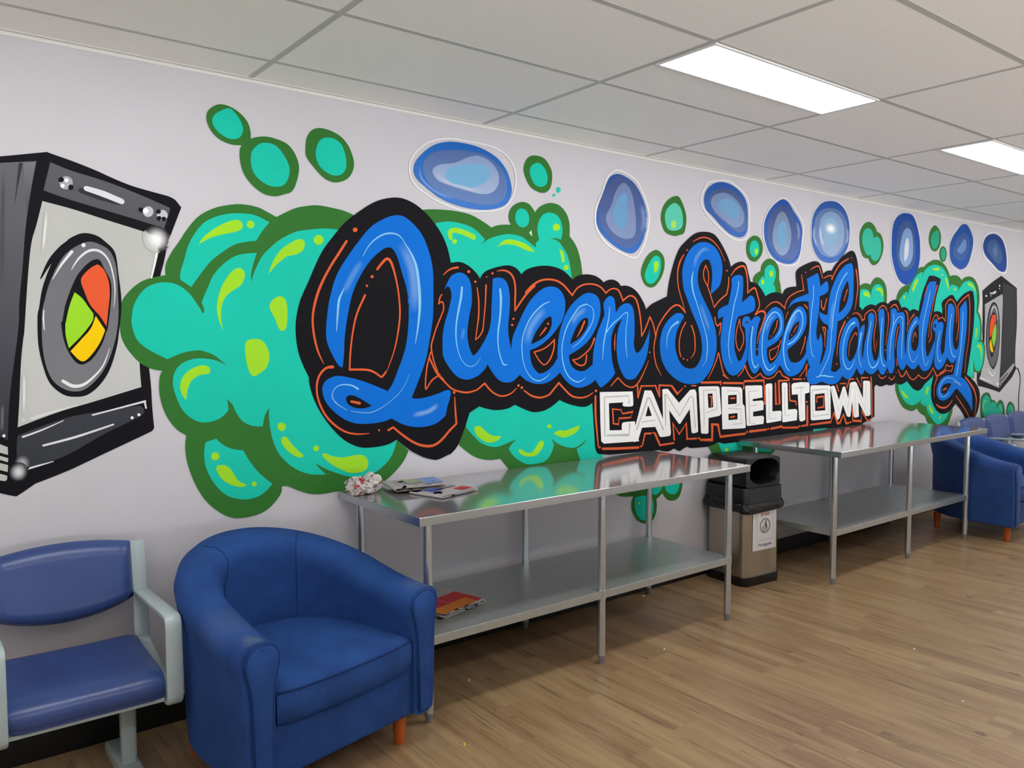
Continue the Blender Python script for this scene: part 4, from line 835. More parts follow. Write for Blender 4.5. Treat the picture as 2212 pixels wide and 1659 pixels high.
S o ;1832,1893,5.2 1861,1927,6.3 1886,1946,6.1 1906,1930,7.0 1926,1875,5.1 1944,1792,4.5 1952,1697,4.5 1943,1613,4.5 1919,1512,3.2 1880,1418,1.6
S o ;1874,1412,4.3 1861,1396,4.8 1848,1386,4.8
S o ;1848,1386,4.0 1787,1420,5.0 1684,1426,4.9
S o ;1684,1426,4.1 1689,1504,4.1 1702,1596,4.1 1724,1682,4.7 1767,1770,5.3
F o;1813,1858 1811,1853 1805,1850 1799,1852 1797,1857 1799,1862 1805,1865 1811,1863
F o;1784,1814 1782,1810 1778,1808 1773,1810 1771,1814 1773,1818 1778,1820 1782,1818
S o ;1600,1440,7.0 1568,1436,5.5 1534,1402,5.0 1521,1350,4.5 1529,1291,4.4 1559,1226,4.9 1605,1175,4.9 1663,1138,4.3 1722,1124,3.8 1783,1123,1.1
F o;1838,1134 1837,1130 1833,1129 1829,1131 1827,1135 1829,1138 1833,1139 1837,1137
S o ;1883,1131,5.4 1910,1143,4.8
S o ;1910,1143,4.7 1947,1112,5.2 2012,1067,5.8 2072,1041,6.3 2133,1036,6.7 2182,1059,6.6 2231,1103,6.1 2274,1136,5.4
S o ;2274,1136,5.7 2267,1214,5.0 2264,1273,2.1
F o;2269,1295 2267,1290 2261,1288 2255,1291 2252,1296 2255,1301 2261,1303 2267,1300
@outline_lines|thin orange lines painted around the rest of the first word
L11
S o ;2191,1787,3.0 2179,1771,3.6 2172,1740,3.6
S o ;2172,1740,3.3 2186,1750,3.5 2198,1744,4.1 2200,1713,3.7 2179,1666,3.6 2155,1616,3.6 2137,1566,4.0 2127,1531,4.1 2132,1492,3.6 2145,1445,3.6 2167,1394,3.6
S o ;2181,1378,2.6 2167,1394,3.0 2174,1386,3.0 2200,1362,3.0
S o ;2123,1501,3.4 2102,1432,4.0 2093,1368,4.1
S o ;2093,1368,4.0 2094,1319,3.5 2129,1361,3.9 2177,1389,3.8
S o ;2118,1468,4.6 2158,1397,4.6 2207,1349,4.5 2256,1311,4.3 2335,1292,4.8 2401,1302,3.7
S o ;2401,1302,4.1 2452,1335,4.8
S o ;2452,1335,4.8 2483,1302,4.7 2521,1276,4.5 2568,1263,4.4 2622,1274,4.1 2662,1301,2.2
F o;2684,1315 2681,1310 2675,1308 2669,1310 2666,1315 2669,1320 2675,1322 2681,1320
F o;2707,1302 2705,1298 2698,1296 2692,1298 2689,1303 2692,1308 2698,1310 2705,1308
F o;3258,1262 3255,1257 3248,1255 3241,1258 3238,1263 3241,1268 3248,1270 3255,1268
S o ;2715,1286,4.1 2768,1255,5.3 2834,1243,5.2 2893,1256,4.8
S o ;2893,1256,5.6 2962,1319,5.6
S o ;2962,1319,5.4 3006,1281,5.3 3059,1242,5.4 3122,1228,4.8 3177,1233,4.1 3223,1252,3.1
S o ;2201,1884,2.1 2227,1906,3.6 2255,1919,4.7 2288,1925,5.4
F o;2363,1908 2360,1902 2353,1900 2347,1902 2344,1907 2347,1912 2353,1915 2360,1913
F o;2402,1858 2400,1854 2394,1852 2389,1853 2387,1857 2389,1862 2395,1864 2400,1862
F o;2511,1906 2509,1902 2503,1900 2498,1901 2496,1905 2498,1910 2504,1912 2509,1910
F o;2470,1886 2469,1883 2466,1882 2463,1883 2461,1886 2463,1888 2466,1889 2469,1889
S o ;2405,1827,3.4 2415,1762,4.4 2414,1681,4.4 2404,1621,3.4 2394,1561,2.9
S o ;2394,1561,2.7 2416,1577,3.2 2439,1609,3.9 2447,1662,3.5 2457,1751,4.0 2462,1843,5.0
S o ;2533,1919,1.6 2574,1925,4.1 2615,1915,5.2 2644,1883,5.7 2654,1830,5.8 2652,1768,5.8 2652,1714,4.2
S o ;2652,1714,3.5 2678,1748,5.4 2732,1808,5.8 2786,1852,6.2
S o ;2726,1813,6.7 2761,1846,6.1 2814,1877,5.3 2873,1890,5.0 2940,1887,5.3 2995,1864,5.8 3039,1828,5.7 3061,1809,5.2
F o;2649,1672 2646,1668 2641,1666 2636,1667 2634,1671 2636,1676 2641,1677 2646,1676
F o;2640,1639 2638,1635 2633,1633 2627,1635 2625,1639 2627,1643 2633,1645 2638,1643
S o ;3061,1809,4.6 3096,1849,4.8 3147,1872,4.4 3199,1878,4.3 3252,1873,4.6 3293,1856,5.2 3323,1830,4.9
S o ;3323,1830,4.6 3354,1851,4.2 3395,1859,4.0 3430,1846,5.3 3465,1790,6.1
S o ;3465,1790,4.7 3507,1816,4.8 3543,1820,4.9 3579,1796,6.2 3605,1731,6.3 3621,1650,5.6 3627,1579,4.4
S o ;3627,1579,4.2 3662,1630,5.0 3698,1697,5.8
S o ;3698,1697,5.0 3729,1651,5.1 3754,1574,5.2
S o ;3753,1578,5.3 3740,1532,4.4 3738,1480,4.1 3753,1418,4.9 3772,1381,3.9 3808,1333,1.4
S o ;3753,1580,5.2 3773,1637,5.1 3825,1700,5.3 3887,1753,5.5 3933,1775,5.5
S o ;3933,1775,4.8 3973,1771,5.1 4026,1732,6.3
S o ;2784,1494,3.8 2832,1504,3.6 2880,1524,3.6 2921,1554,3.8
S o ;2928,1561,4.3 2925,1514,4.9 2904,1463,4.7 2874,1429,3.8 2850,1423,3.4
S o ;2850,1423,3.7 2820,1446,3.8 2784,1493,3.9
S o ;3233,1565,6.4 3202,1512,4.3 3150,1474,4.0 3104,1451,3.6 3066,1446,3.4
S o ;3066,1446,3.9 3092,1425,4.5 3131,1412,4.1 3163,1426,5.0 3172,1471,5.2
S o ;3690,1430,1.8 3665,1385,3.6 3621,1319,4.9 3578,1280,5.0 3534,1272,4.0 3484,1289,3.7
S o ;3484,1289,4.3 3427,1333,4.2
S o ;3427,1333,4.4 3369,1286,3.1
F o;3708,1480 3706,1477 3701,1475 3696,1477 3693,1481 3696,1484 3701,1486 3706,1484
@outline_lines|thin orange lines painted around the second word
L11
S o ;4008,2096,3.0 3969,2044,6.9 3950,1980,5.5 3955,1902,4.7 3980,1834,3.9 4005,1782,3.2 4024,1732,2.4
S o ;4091,2181,1.8 4161,2210,3.9 4227,2217,4.0 4296,2198,4.3 4366,2148,3.2 4420,2077,2.1
F o;4046,2126 4043,2122 4038,2120 4032,2121 4030,2125 4032,2129 4038,2131 4043,2129
F o;4451,2015 4449,2011 4442,2009 4436,2011 4433,2014 4436,2018 4442,2020 4448,2019
S o ;4223,2039,4.9 4202,1998,5.0 4208,1949,5.0 4242,1907,4.9 4278,1843,5.0 4314,1770,4.2
S o ;4223,2039,4.1 4249,1994,4.2 4254,1951,4.3 4246,1905,3.4
S o ;4315,1769,4.6 4365,1813,5.2 4443,1859,5.0
S o ;4443,1859,6.1 4460,1915,6.2 4463,1971,5.3
S o ;4031,1666,5.3 3992,1612,4.7 3973,1548,4.8 3974,1490,4.8 3991,1447,3.9
S o ;4089,1647,5.6 4119,1586,5.7 4126,1521,5.4 4121,1475,4.3 4086,1438,2.3
F o;4023,1435 4021,1431 4015,1430 4009,1431 4007,1435 4009,1439 4015,1441 4021,1439
F o;4060,1427 4057,1424 4052,1422 4046,1424 4043,1428 4046,1431 4051,1433 4057,1431
S o ;4364,1467,5.2 4343,1417,5.1 4305,1357,4.2 4259,1298,1.6
S o ;4368,1467,5.2 4391,1405,5.2 4419,1337,5.1 4456,1302,4.5 4483,1290,1.3
S o ;4324,1704,5.2 4333,1663,5.0 4355,1647,5.3
S o ;4355,1647,5.1 4386,1665,5.7 4380,1619,5.0 4368,1586,2.2
S o ;4489,1989,2.3 4538,2031,5.7 4601,2054,6.3 4638,2044,8.7 4663,1986,7.4 4670,1923,6.5 4671,1875,5.6
S o ;4671,1875,4.5 4717,1902,5.5 4755,1909,6.5 4785,1858,6.6 4808,1790,5.8 4760,1728,5.4
S o ;4760,1728,5.8 4807,1749,6.1 4846,1755,5.5
S o ;4846,1755,7.6 4878,1733,7.8 4844,1656,5.7 4807,1592,4.7 4789,1528,2.4
F o;4799,1489 4797,1485 4790,1484 4784,1485 4782,1489 4784,1493 4790,1494 4796,1492
F o;4497,1990 4495,1986 4489,1984 4484,1985 4481,1989 4483,1992 4489,1994 4495,1993
S o ;4587,1694,4.1 4557,1620,4.5 4549,1558,4.6 4564,1506,4.5 4588,1478,3.8
S o ;4589,1688,4.1 4598,1637,4.1 4632,1586,4.6 4628,1529,4.6 4594,1483,3.9
S o ;5065,1549,4.0 5053,1520,3.7 5005,1496,3.0 4938,1478,2.8
S o ;4938,1478,4.0 4935,1445,4.0 4952,1411,4.6
S o ;4952,1411,3.6 4991,1425,4.1 5023,1453,3.9 5049,1510,3.2
S o ;4866,1762,1.4 4901,1789,3.2 4948,1813,3.9 5003,1822,3.8 5052,1811,4.9 5115,1777,4.7
S o ;5376,1572,6.1 5365,1528,5.2 5344,1488,5.0 5315,1444,2.1
S o ;5355,1811,4.3 5399,1785,5.8
S o ;5149,1754,4.4 5120,1703,2.0
S o ;5108,1789,4.8 5135,1838,4.6 5184,1873,4.5 5259,1900,3.9 5344,1917,3.7
S o ;5344,1917,6.0 5329,1966,5.1 5312,2026,4.3
F o;5374,2048 5371,2045 5365,2043 5359,2044 5356,2048 5359,2051 5365,2053 5371,2052
S o ;5421,2068,1.6 5469,2089,4.1 5531,2103,4.5 5545,2091,5.7
S o ;5545,2091,6.1 5568,2055,4.4 5588,2016,3.6
S o ;5606,2016,3.1 5660,2034,3.9 5716,2042,3.1
S o ;5716,2042,4.7 5717,2009,3.7
S o ;5717,2009,4.4 5761,2069,6.0 5834,2135,5.3 5948,2182,4.8
F o;6000,2191 5998,2188 5992,2186 5985,2187 5983,2190 5985,2194 5991,2196 5998,2195
S o ;5581,1845,5.4 5585,1800,6.2 5617,1779,5.4
S o ;5617,1779,6.3 5632,1816,5.4 5653,1865,4.5
@outline_lines|thin orange lines painted around the third word
L11
S o ;5602,1644,3.6 5644,1640,6.2 5641,1583,4.6 5638,1496,2.3
S o ;5604,1643,4.4 5627,1608,3.6 5637,1573,2.7
S o ;6062,2102,8.6 6084,2037,8.7 6094,1959,7.5 6079,1872,5.0 6058,1789,2.5
S o ;5918,1697,4.6 5854,1619,4.6 5828,1551,3.8 5812,1474,2.9 5810,1422,1.9
F o;5966,1724 5963,1720 5956,1718 5950,1720 5947,1724 5949,1727 5956,1729 5963,1727
F o;5822,1364 5819,1361 5812,1359 5806,1361 5803,1365 5805,1368 5812,1370 5819,1368
S o ;6025,1753,2.4 6079,1764,3.3 6140,1744,6.0 6173,1704,6.7
S o ;6173,1704,4.7 6208,1721,5.8 6211,1750,4.8 6272,1781,4.3 6324,1793,3.7 6367,1774,6.2 6387,1737,5.9 6387,1688,5.3 6364,1606,5.3 6362,1551,5.1 6370,1486,4.0 6393,1448,2.6
S o ;6408,1543,2.1 6401,1507,3.2 6400,1480,2.1
S o ;6409,1783,4.7 6460,1823,5.0 6503,1829,4.6 6548,1805,5.7 6559,1789,4.2
S o ;6577,1773,6.5 6590,1717,5.5 6578,1634,4.4 6561,1551,3.3 6547,1501,2.2
F o;6559,1463 6556,1459 6549,1458 6542,1460 6539,1463 6542,1467 6548,1468 6555,1467
F o;5820,1365 5817,1362 5811,1360 5805,1362 5803,1365 5805,1369 5811,1370 5817,1368
F o;5964,1724 5962,1721 5955,1719 5949,1721 5946,1724 5949,1727 5955,1729 5961,1728
S o ;6619,1815,5.3 6667,1841,4.7 6712,1837,6.4 6754,1796,4.2
S o ;6857,1798,3.6 6899,1778,7.7 6917,1722,7.0 6911,1664,4.7 6905,1618,2.3
S o ;7023,1768,7.2 6966,1728,5.4 6922,1676,3.3
S o ;6756,1658,5.6 6726,1578,5.6 6711,1477,2.8
S o ;5922,1695,5.5 5869,1625,3.7 5834,1563,2.8 5817,1501,2.9 5811,1423,2.4
S o ;6445,1264,4.5 6490,1232,4.3 6533,1234,4.3 6571,1249,3.5
S o ;6615,1237,4.3 6655,1216,4.4 6689,1220,5.4 6719,1245,4.1
S o ;6770,1294,4.2 6812,1247,6.9 6847,1235,4.9 6881,1251,7.3 6911,1282,6.6
S o ;6911,1282,5.3 6964,1231,6.2 7025,1203,4.5 7073,1211,5.7 7131,1241,6.1
S o ;7131,1241,5.3 7194,1213,5.1 7256,1208,4.7 7329,1238,5.5 7399,1296,4.7
F o;6599,1276 6597,1274 6591,1273 6586,1274 6583,1277 6586,1279 6591,1280 6596,1279
F o;6745,1272 6742,1269 6737,1268 6731,1270 6729,1273 6731,1275 6736,1276 6742,1275
S o ;6734,1386,3.4 6750,1334,5.6
S o ;7254,2026,3.8 7225,1970,5.0 7196,1920,2.5
S o ;7432,2033,6.6 7391,1938,5.2 7346,1812,5.2 7312,1712,3.9 7295,1569,3.3
S o ;7307,1526,5.1 7347,1582,5.3 7341,1669,5.3 7383,1744,5.0 7435,1770,4.2 7477,1733,7.4
S o ;7477,1733,4.6 7551,1747,4.4 7606,1714,4.6
S o ;7606,1714,5.5 7614,1792,5.5 7599,1855,5.5
S o ;7599,1855,6.2 7652,1901,5.6 7721,1913,4.7 7794,1873,6.0 7827,1802,4.7 7832,1738,4.3 7831,1705,3.6
S o ;7845,1539,4.3 7874,1640,5.8 7870,1771,5.8 7845,1855,5.7
S o ;7845,1855,5.0 7935,1915,5.8 8064,1968,6.6
S o ;8064,1968,7.3 8095,1893,6.0 8107,1741,6.0 8094,1542,4.5 8048,1363,4.5 8039,1237,4.5
S o ;8052,1192,8.5 8154,1132,10.2 8250,1061,9.9 8303,977,9.3 8297,881,6.2 8276,815,3.9
S o ;7866,1024,3.6 7973,953,6.2 8082,873,5.2 8179,787,3.4
S o ;7479,965,5.6 7549,936,8.2 7646,924,8.1 7729,945,6.9 7797,988,3.2
S o ;7484,1207,7.9 7440,1145,5.3 7428,1082,4.0 7441,1030,3.4
S o ;7391,1295,4.7 7433,1259,6.1 7469,1220,7.5
S o ;7469,1220,5.1 7557,1236,5.5 7666,1265,3.7 7758,1255,3.3
S o ;7758,1255,7.0 7783,1303,6.4 7705,1303,3.3
S o ;7705,1303,4.1 7648,1317,5.2 7637,1279,6.1 7529,1240,5.2
@outline_lines|thick orange lines painted around the white block capitals
L11
S o ;3244,1230,7.1 3246,1125,7.9 3258,1020,6.4 3269,935,4.3
F o;3256,1261 3253,1257 3247,1255 3241,1258 3239,1262 3241,1266 3247,1268 3253,1266
F o;3290,928 3287,924 3281,922 3275,925 3273,929 3275,934 3281,935 3287,933
F o;3638,905 3636,900 3629,899 3622,902 3619,907 3622,911 3629,912 3636,910
S o ;3305,919,6.9 3446,909,7.6 3608,901,7.2
S o ;3643,912,5.6 3664,982,6.4
S o ;3664,982,5.0 3718,979,6.2
F o;3746,981 3744,977 3738,976 3733,978 3730,982 3732,986 3738,987 3744,985
F o;4042,1259 4039,1255 4033,1254 4027,1256 4025,1260 4027,1264 4033,1265 4039,1263
S o ;3755,975,8.4 3801,899,7.7
S o ;3801,899,6.4 3930,902,5.9
S o ;3595,1279,6.2 3600,1208,6.2
S o ;3600,1208,5.4 3628,1276,6.2
S o ;3628,1276,4.4 3755,1273,4.4
S o ;3755,1273,6.2 3793,1204,5.5
S o ;3793,1204,5.7 3789,1275,6.5
S o ;3789,1275,5.6 3899,1268,5.1
S o ;3908,1264,7.5 3959,1214,7.5
S o ;3959,1214,6.7 4014,1249,2.3
S o ;4097,1260,4.1 4141,1259,4.1
S o ;4195,1277,7.0 4379,1272,7.2
S o ;4393,1276,7.5 4393,1258,6.6
S o ;4421,1266,7.2 4631,1258,6.8
P o ;3455,1140,3.7 3384,1149,5.0 3392,1061,4.9 3433,1055,4.7 3437,1090,4.3 3536,1089,4.3 3558,1123,4.0 3467,1116,3.8 3454,1142,5.1
P o ;3934,925,7.6 3920,1028,6.8 3981,955,5.2 4049,1020,5.8 4059,918,7.9
S o ;4068,917,5.3 4152,914,6.0
F o;4189,912 4186,906 4178,905 4169,908 4166,913 4169,919 4177,920 4186,917
P o ;4193,901,6.5 4312,892,9.5 4310,996,10.0 4371,989,9.1 4396,906,7.8 4525,906,6.9
P o ;4277,1184,3.6 4299,1180,5.4 4300,1117,5.6
S o ;4425,907,8.1 4670,907,7.1
F o;4701,916 4697,911 4690,910 4682,913 4678,918 4681,922 4689,924 4697,921
F o;4947,920 4943,916 4935,914 4927,917 4923,922 4927,927 4935,928 4943,926
F o;5336,913 5332,908 5324,906 5314,909 5311,915 5314,920 5323,921 5332,918
F o;6048,898 6044,892 6034,891 6023,894 6019,900 6023,905 6033,906 6044,903
F o;5427,1089 5423,1084 5414,1082 5405,1085 5401,1090 5404,1095 5414,1097 5423,1095
S o ;4720,918,9.0 4912,918,7.2
S o ;4965,920,7.5 5101,927,8.3
S o ;5112,917,6.6 5304,906,7.4
P o ;5350,913,6.3 5426,915,10.5 5421,1056,10.6
P o ;5467,915,6.3 5748,917,8.0 5783,988,6.3 5844,900,10.1 5876,902,10.7 5925,966,6.3 5968,892,10.1 6014,893,6.8
P o ;6056,1001,9.3 6066,907,7.8 6195,895,8.3 6192,979,5.2 6292,893,7.4 6347,891,5.2
P o ;4642,1221,8.0 4647,1271,5.6 4875,1268,6.9 4891,1103,8.4
P o ;5012,1241,8.1 5024,1091,8.0 5068,1093,8.2 5052,1259,7.9 5184,1259,4.9
S o ;5229,1266,5.9 5338,1262,5.3
F o;5382,1263 5379,1259 5373,1258 5366,1260 5363,1264 5366,1267 5372,1269 5379,1267
P o ;5185,1238,6.7 5195,1111,6.4 5275,1099,4.8 5275,1077,6.9
P o ;5863,1209,3.7 5947,1209,4.5 5966,1172,5.8 6003,1240,6.0 6072,1240,3.8
P o ;6112,1244,6.5 6182,1169,3.9 6184,1246,6.4 6287,1243,3.8
S o ;5820,1199,8.3 5846,1153,6.5
S o ;6329,1245,8.4 6348,1119,9.5 6361,923,8.5
S o ;4416,1320,4.3 4469,1294,1.5
S o ;4575,1306,2.5 4619,1332,4.5 4657,1377,5.6
S o ;4657,1377,5.7 4689,1324,5.5 4740,1288,4.1 4781,1296,3.5
S o ;4781,1296,4.1 4832,1320,4.2
S o ;4832,1320,4.5 4864,1294,4.6 4928,1278,3.8 4992,1290,3.6
S o ;4992,1290,4.6 5055,1330,4.0 5095,1296,4.8
S o ;5095,1296,4.4 5178,1270,5.9
S o ;5314,1280,2.6 5370,1325,4.3 5406,1370,5.6
S o ;5406,1370,5.9 5395,1284,4.7
P o ;5559,1036,4.3 5644,1041,7.0 5639,1120,6.3 5546,1119,5.7 5547,1083,7.3
S o ;4501,1160,4.9 4547,1159,6.2
S o ;4504,1031,5.1 4547,1033,6.4
@letter|white block capital C
L9
F w;3280,1254* 3553,1246* 3559,1204 3560,1164* 3543,1156 3481,1160 3468,1171* 3474,1184* 3354,1185* 3362,1023* 3464,1018* 3467,1058 3498,1064 3576,1063* 3587,996* 3615,939* 3316,948* 3294,964* 3286,1070*
L10
P s ;3323,994,4.4 3317,1218,4.4 3321,1223,3.2 3519,1221,3.3 3525,1176,4.6
P s ;3341,995,4.8 3525,984,5.6 3530,1051,7.0
@letter|white block capital A
L9
F w;3659,1248* 3719,1245* 3739,1218* 3836,1048* 3900,961* 3891,951 3808,949* 3796,958* 3758,1017* 3638,1020* 3603,940* 3568,937* 3568,997* 3590,1061*
L10
F k;3692,1154* 3725,1088* 3669,1088*
P s ;3592,1012,5.4 3687,1201,5.5 3703,1200,5.2 3832,995,5.4
S s ;3637,1055,2.8 3758,1059,2.3
@letter|white block capital M
L9
F w;3819,1245* 3833,1250* 3870,1249* 3977,1156* 4084,1234* 4133,1235* 4147,1211* 4169,959* 4152,951* 4111,950* 4102,964* 4082,1110* 3992,1021* 3979,1021* 3885,1113* 3904,967* 3883,951* 3833,961* 3827,1091*
L10
P s ;3853,1021,4.2 3844,1219,4.2 3858,1213,3.7 3983,1073,2.9 4085,1191,4.0 4113,1184,4.4 4140,984,4.4
@letter|white block capital P
L9
F w;4168,1248* 4182,1252* 4365,1247* 4382,1237* 4407,1062* 4388,1048* 4272,1040* 4274,942* 4260,936* 4206,942* 4198,951*
L10
F k;4260,1201* 4310,1201* 4320,1109* 4271,1106*
P s ;4230,990,2.7 4218,1226,2.7 4347,1224,2.4 4359,1095,2.7 4244,1076,2.0
@letter|white block capital B
L9
F w;4403,1239* 4417,1242* 4611,1231* 4630,1215* 4636,1116* 4660,1097* 4676,950* 4659,945* 4424,954* 4419,959*
L10
F k;4476,1182* 4568,1181* 4570,1120* 4476,1119*
F k;4481,1055* 4581,1055* 4582,1012* 4485,1012*
P s ;4466,1213,1.8 4582,1205,1.9 4603,1186,2.9 4605,1112,2.7 4478,1093,2.8 4615,1081,2.5 4628,981,2.9 4529,980,1.9
@letter|white block capital E
L9
F w;4661,1235* 4676,1239* 4845,1235* 4858,1225* 4863,1149* 4750,1142* 4750,1128* 4864,1127* 4878,1110* 4876,1060* 4757,1053* 4758,1020* 4872,1019* 4885,1005* 4879,961* 4698,958* 4686,965*
L10
P s ;4815,1198,1.9 4702,1197,3.0 4718,975,3.0 4780,970,1.9
S s ;4725,1096,2.0 4802,1100,2.0
@letter|white block capital L, first of the pair
L9
F w;4895,1233* 4913,1243* 4966,1245* 4977,1233* 4983,1044* 5086,1042* 5097,1028* 5094,970* 4926,963* 4913,969*
L10
P s ;4935,1209,2.7 4949,993,2.6 5038,989,1.6
@letter|white block capital L, second of the pair
L9
F w;5091,1238* 5107,1244* 5151,1243* 5163,1233* 5175,1046* 5276,1044* 5294,1030* 5291,960* 5122,956* 5108,962*
L10
P s ;5128,1208,2.8 5140,1009,2.7 5204,1001,1.6
@letter|white block capital T
L9
F w;5214,1224* 5236,1236* 5327,1240* 5432,1235* 5447,1222* 5447,1159* 5388,1151* 5401,957* 5360,946* 5331,951* 5319,969* 5296,1152* 5222,1152*
L10
S s ;5254,1198,2.0 5328,1200,3.4 5392,1200,2.0
S s ;5338,1193,2.9 5344,1080,2.3
@letter|white block capital O
L9
F w;5457,1202* 5474,1211* 5718,1202* 5731,1191* 5747,948* 5729,941* 5490,946* 5472,956*
L10
F k;5521,1142* 5652,1145* 5667,1012* 5529,1015*
P s ;5501,977,3.6 5484,1174,3.4 5688,1176,3.2 5718,978,3.6 5501,976,2.1
@letter|white block capital W
L9
F w;5731,1191* 5775,1198* 5794,1189* 5856,1082* 5910,1184* 5942,1183* 5992,1089* 6013,1209* 6079,1217* 6031,945* 6012,939* 5978,948* 5916,1044* 5875,941* 5850,928* 5824,937*
L10
P s ;5757,1169,3.0 5859,998,1.8 5918,1142,1.9 5989,1004,2.6 6034,1187,3.3
@letter|white block capital N
L9
F w;6020,1212* 6046,1216* 6093,1217* 6113,1205* 6214,1079* 6211,1216* 6228,1221* 6305,1216* 6323,1198* 6342,941* 6318,931* 6263,932* 6147,1053* 6160,934* 6099,928* 6078,942*
L10
P s ;6097,962,3.4 6094,1184,2.2 6246,990,2.0 6257,1200,3.5"""
def paintcol(c):
    cs = [lin(PAL.get(x, x)) for x in c.split('>')]
    return [tuple(min(.93, v/PK) for v in x) for x in (cs if len(cs) == 2 else cs*2)]
def smooth_closed(P):
    out = []; n = len(P)
    for i in range(n):
        p0, p1, p2, p3 = P[(i-1) % n], P[i], P[(i+1) % n], P[(i+2) % n]
        a, b = Vector(p1[:2]), Vector(p2[:2])
        if p1[2] and p2[2]: out.append(a); continue
        L = (b-a).length
        m1 = Vector((0, 0)) if p1[2] else (b-Vector(p0[:2]))*.5
        m2 = Vector((0, 0)) if p2[2] else (Vector(p3[:2])-a)*.5
        if p1[2]: m1 = (b-a)*1.5 - m2*.5
        if p2[2]: m2 = (b-a)*1.5 - m1*.5
        for m in (m1, m2):
            if m.length > 1.6*L: m *= 1.6*L/m.length
        k = max(2, min(7, int(L/16)+1))
        for j in range(k):
            t = j/k; t2 = t*t; t3 = t2*t
            out.append(a*(2*t3-3*t2+1)+m1*(t3-2*t2+t)+b*(-2*t3+3*t2)+m2*(t3-t2))
    return out
def smooth_open(P, closed=False, sharp=False, dens=1):
    if sharp: return [(Vector(p[:2]), p[2]) for p in P]
    out = []; n = len(P)
    for i in range(n if closed else n-1):
        p0, p1, p2, p3 = (P[(i-1) % n], P[i], P[(i+1) % n], P[(i+2) % n]) if closed else (P[max(i-1, 0)], P[i], P[i+1], P[min(i+2, n-1)])
        a, b = Vector(p1[:2]), Vector(p2[:2]); m1 = (b-Vector(p0[:2]))*.5; m2 = (Vector(p3[:2])-a)*.5
        L = (b-a).length; k = max(2, min(7, int(L/16)+1))*dens
        for m in (m1, m2):
            if m.length > 1.6*L: m *= 1.6*L/m.length
        for j in range(k):
            t = j/k; t2 = t*t; t3 = t2*t
            out.append((a*(2*t3-3*t2+1)+m1*(t3-2*t2+t)+b*(-2*t3+3*t2)+m2*(t3-t2), p1[2]*(1-t)+p2[2]*t))
    if not closed: out.append((Vector(P[-1][:2]), P[-1][2]))
    return out
def paint_material(name, alpha):
    def f(nt, b):
        a = nd(nt, 'ShaderNodeVertexColor', layer_name='paint'); v = mapping(nt)
        n = nd(nt, 'ShaderNodeTexNoise', Scale=2.5, Detail=6.0, Roughness=.6); nt.links.new(v, n.inputs[0])
        r = ramp(nt, n.outputs[0], [(.3, (.94, .94, .94)), (.7, (1.04, 1.04, 1.04))])
        mx = nd(nt, 'ShaderNodeMix', data_type='RGBA', blend_type='MULTIPLY'); mx.inputs['Factor'].default_value = 1
        nt.links.new(a.outputs['Color'], mx.inputs['A']); nt.links.new(r, mx.inputs['B']); nt.links.new(mx.outputs['Result'], b.inputs['Base Color'])
        if alpha: nt.links.new(a.outputs['Alpha'], b.inputs['Alpha'])
    return mat(name, '#ffffff', .55, fn=f, spec=.06)
PM = [paint_material('mural_paint', False)]
mural = thing('mural', 'spray painted mural of foam, bubbles, washing machines and blue lettering on the long wall', 'mural')
LS = .00054; layer = 0; cnt = 0; part = None; npart = 0; UNDER = []
def flush():
    global part
    if part is None: return
    V, Fc, C, MI, name, label = part
    if Fc:
        me = bpy.data.meshes.new(name); me.from_pydata(V, [], Fc)
        at = me.color_attributes.new('paint', 'FLOAT_COLOR', 'POINT')
        for i, c in enumerate(C): at.data[i].color = c
        for mm in PM: me.materials.append(mm)
        for i, p in enumerate(me.polygons): p.material_index = MI[i]
        o = bpy.data.objects.new(name, me); COL.objects.link(o); o.parent = mural; o['label'] = label
    part = None
def under(p, y):
    """colour of the paint that lies under a point of an airbrushed stroke"""
    best = None
    for (yy, x0, x1, z0, z1, P, cols) in UNDER:
        if yy <= y or not (x0 <= p.x <= x1 and z0 <= p.y <= z1) or (best and yy > best[0]): continue
        ins = False; j = len(P)-1
        for i in range(len(P)):
            a, b_ = P[i], P[j]
            if (a.y > p.y) != (b_.y > p.y) and p.x < (b_.x-a.x)*(p.y-a.y)/(b_.y-a.y)+a.x: ins = not ins
            j = i
        if ins:
            t = (p.y-z0)/(z1-z0); best = (yy, [cols[1][i]*(1-t)+cols[0][i]*t for i in range(3)])
    return best[1] if best else list(WALLALB)
def blend(p, y, col, al):
    u = under(p, y); return (*[u[i]*(1-al)+col[i]*al for i in range(3)], 1)
def addpoly(pts2, cols, y):
    V, Fc, C, MI = part[:4]; base = len(V)
    zs = [p.y for p in pts2]; z0, z1 = min(zs), max(zs)+1e-6
    UNDER.append((y, min(p.x for p in pts2), max(p.x for p in pts2), z0, z1, pts2, cols))
    tris = tessellate_polygon([[Vector((p.x, p.y, 0)) for p in pts2]])
    for p in pts2:
        t = (p.y-z0)/(z1-z0); V.append((p.x/1000, y, p.y/1000)); C.append((*[cols[1][i]*(1-t)+cols[0][i]*t for i in range(3)], 1))
    for a, b_, c in tris:
        A, B, D = pts2[a], pts2[b_], pts2[c]
        s = (B.x-A.x)*(D.y-A.y)-(B.y-A.y)*(D.x-A.x)
        if abs(s) < 1e-9: continue
        Fc.append((base+a, base+b_, base+c) if s > 0 else (base+a, base+c, base+b_)); MI.append(0)
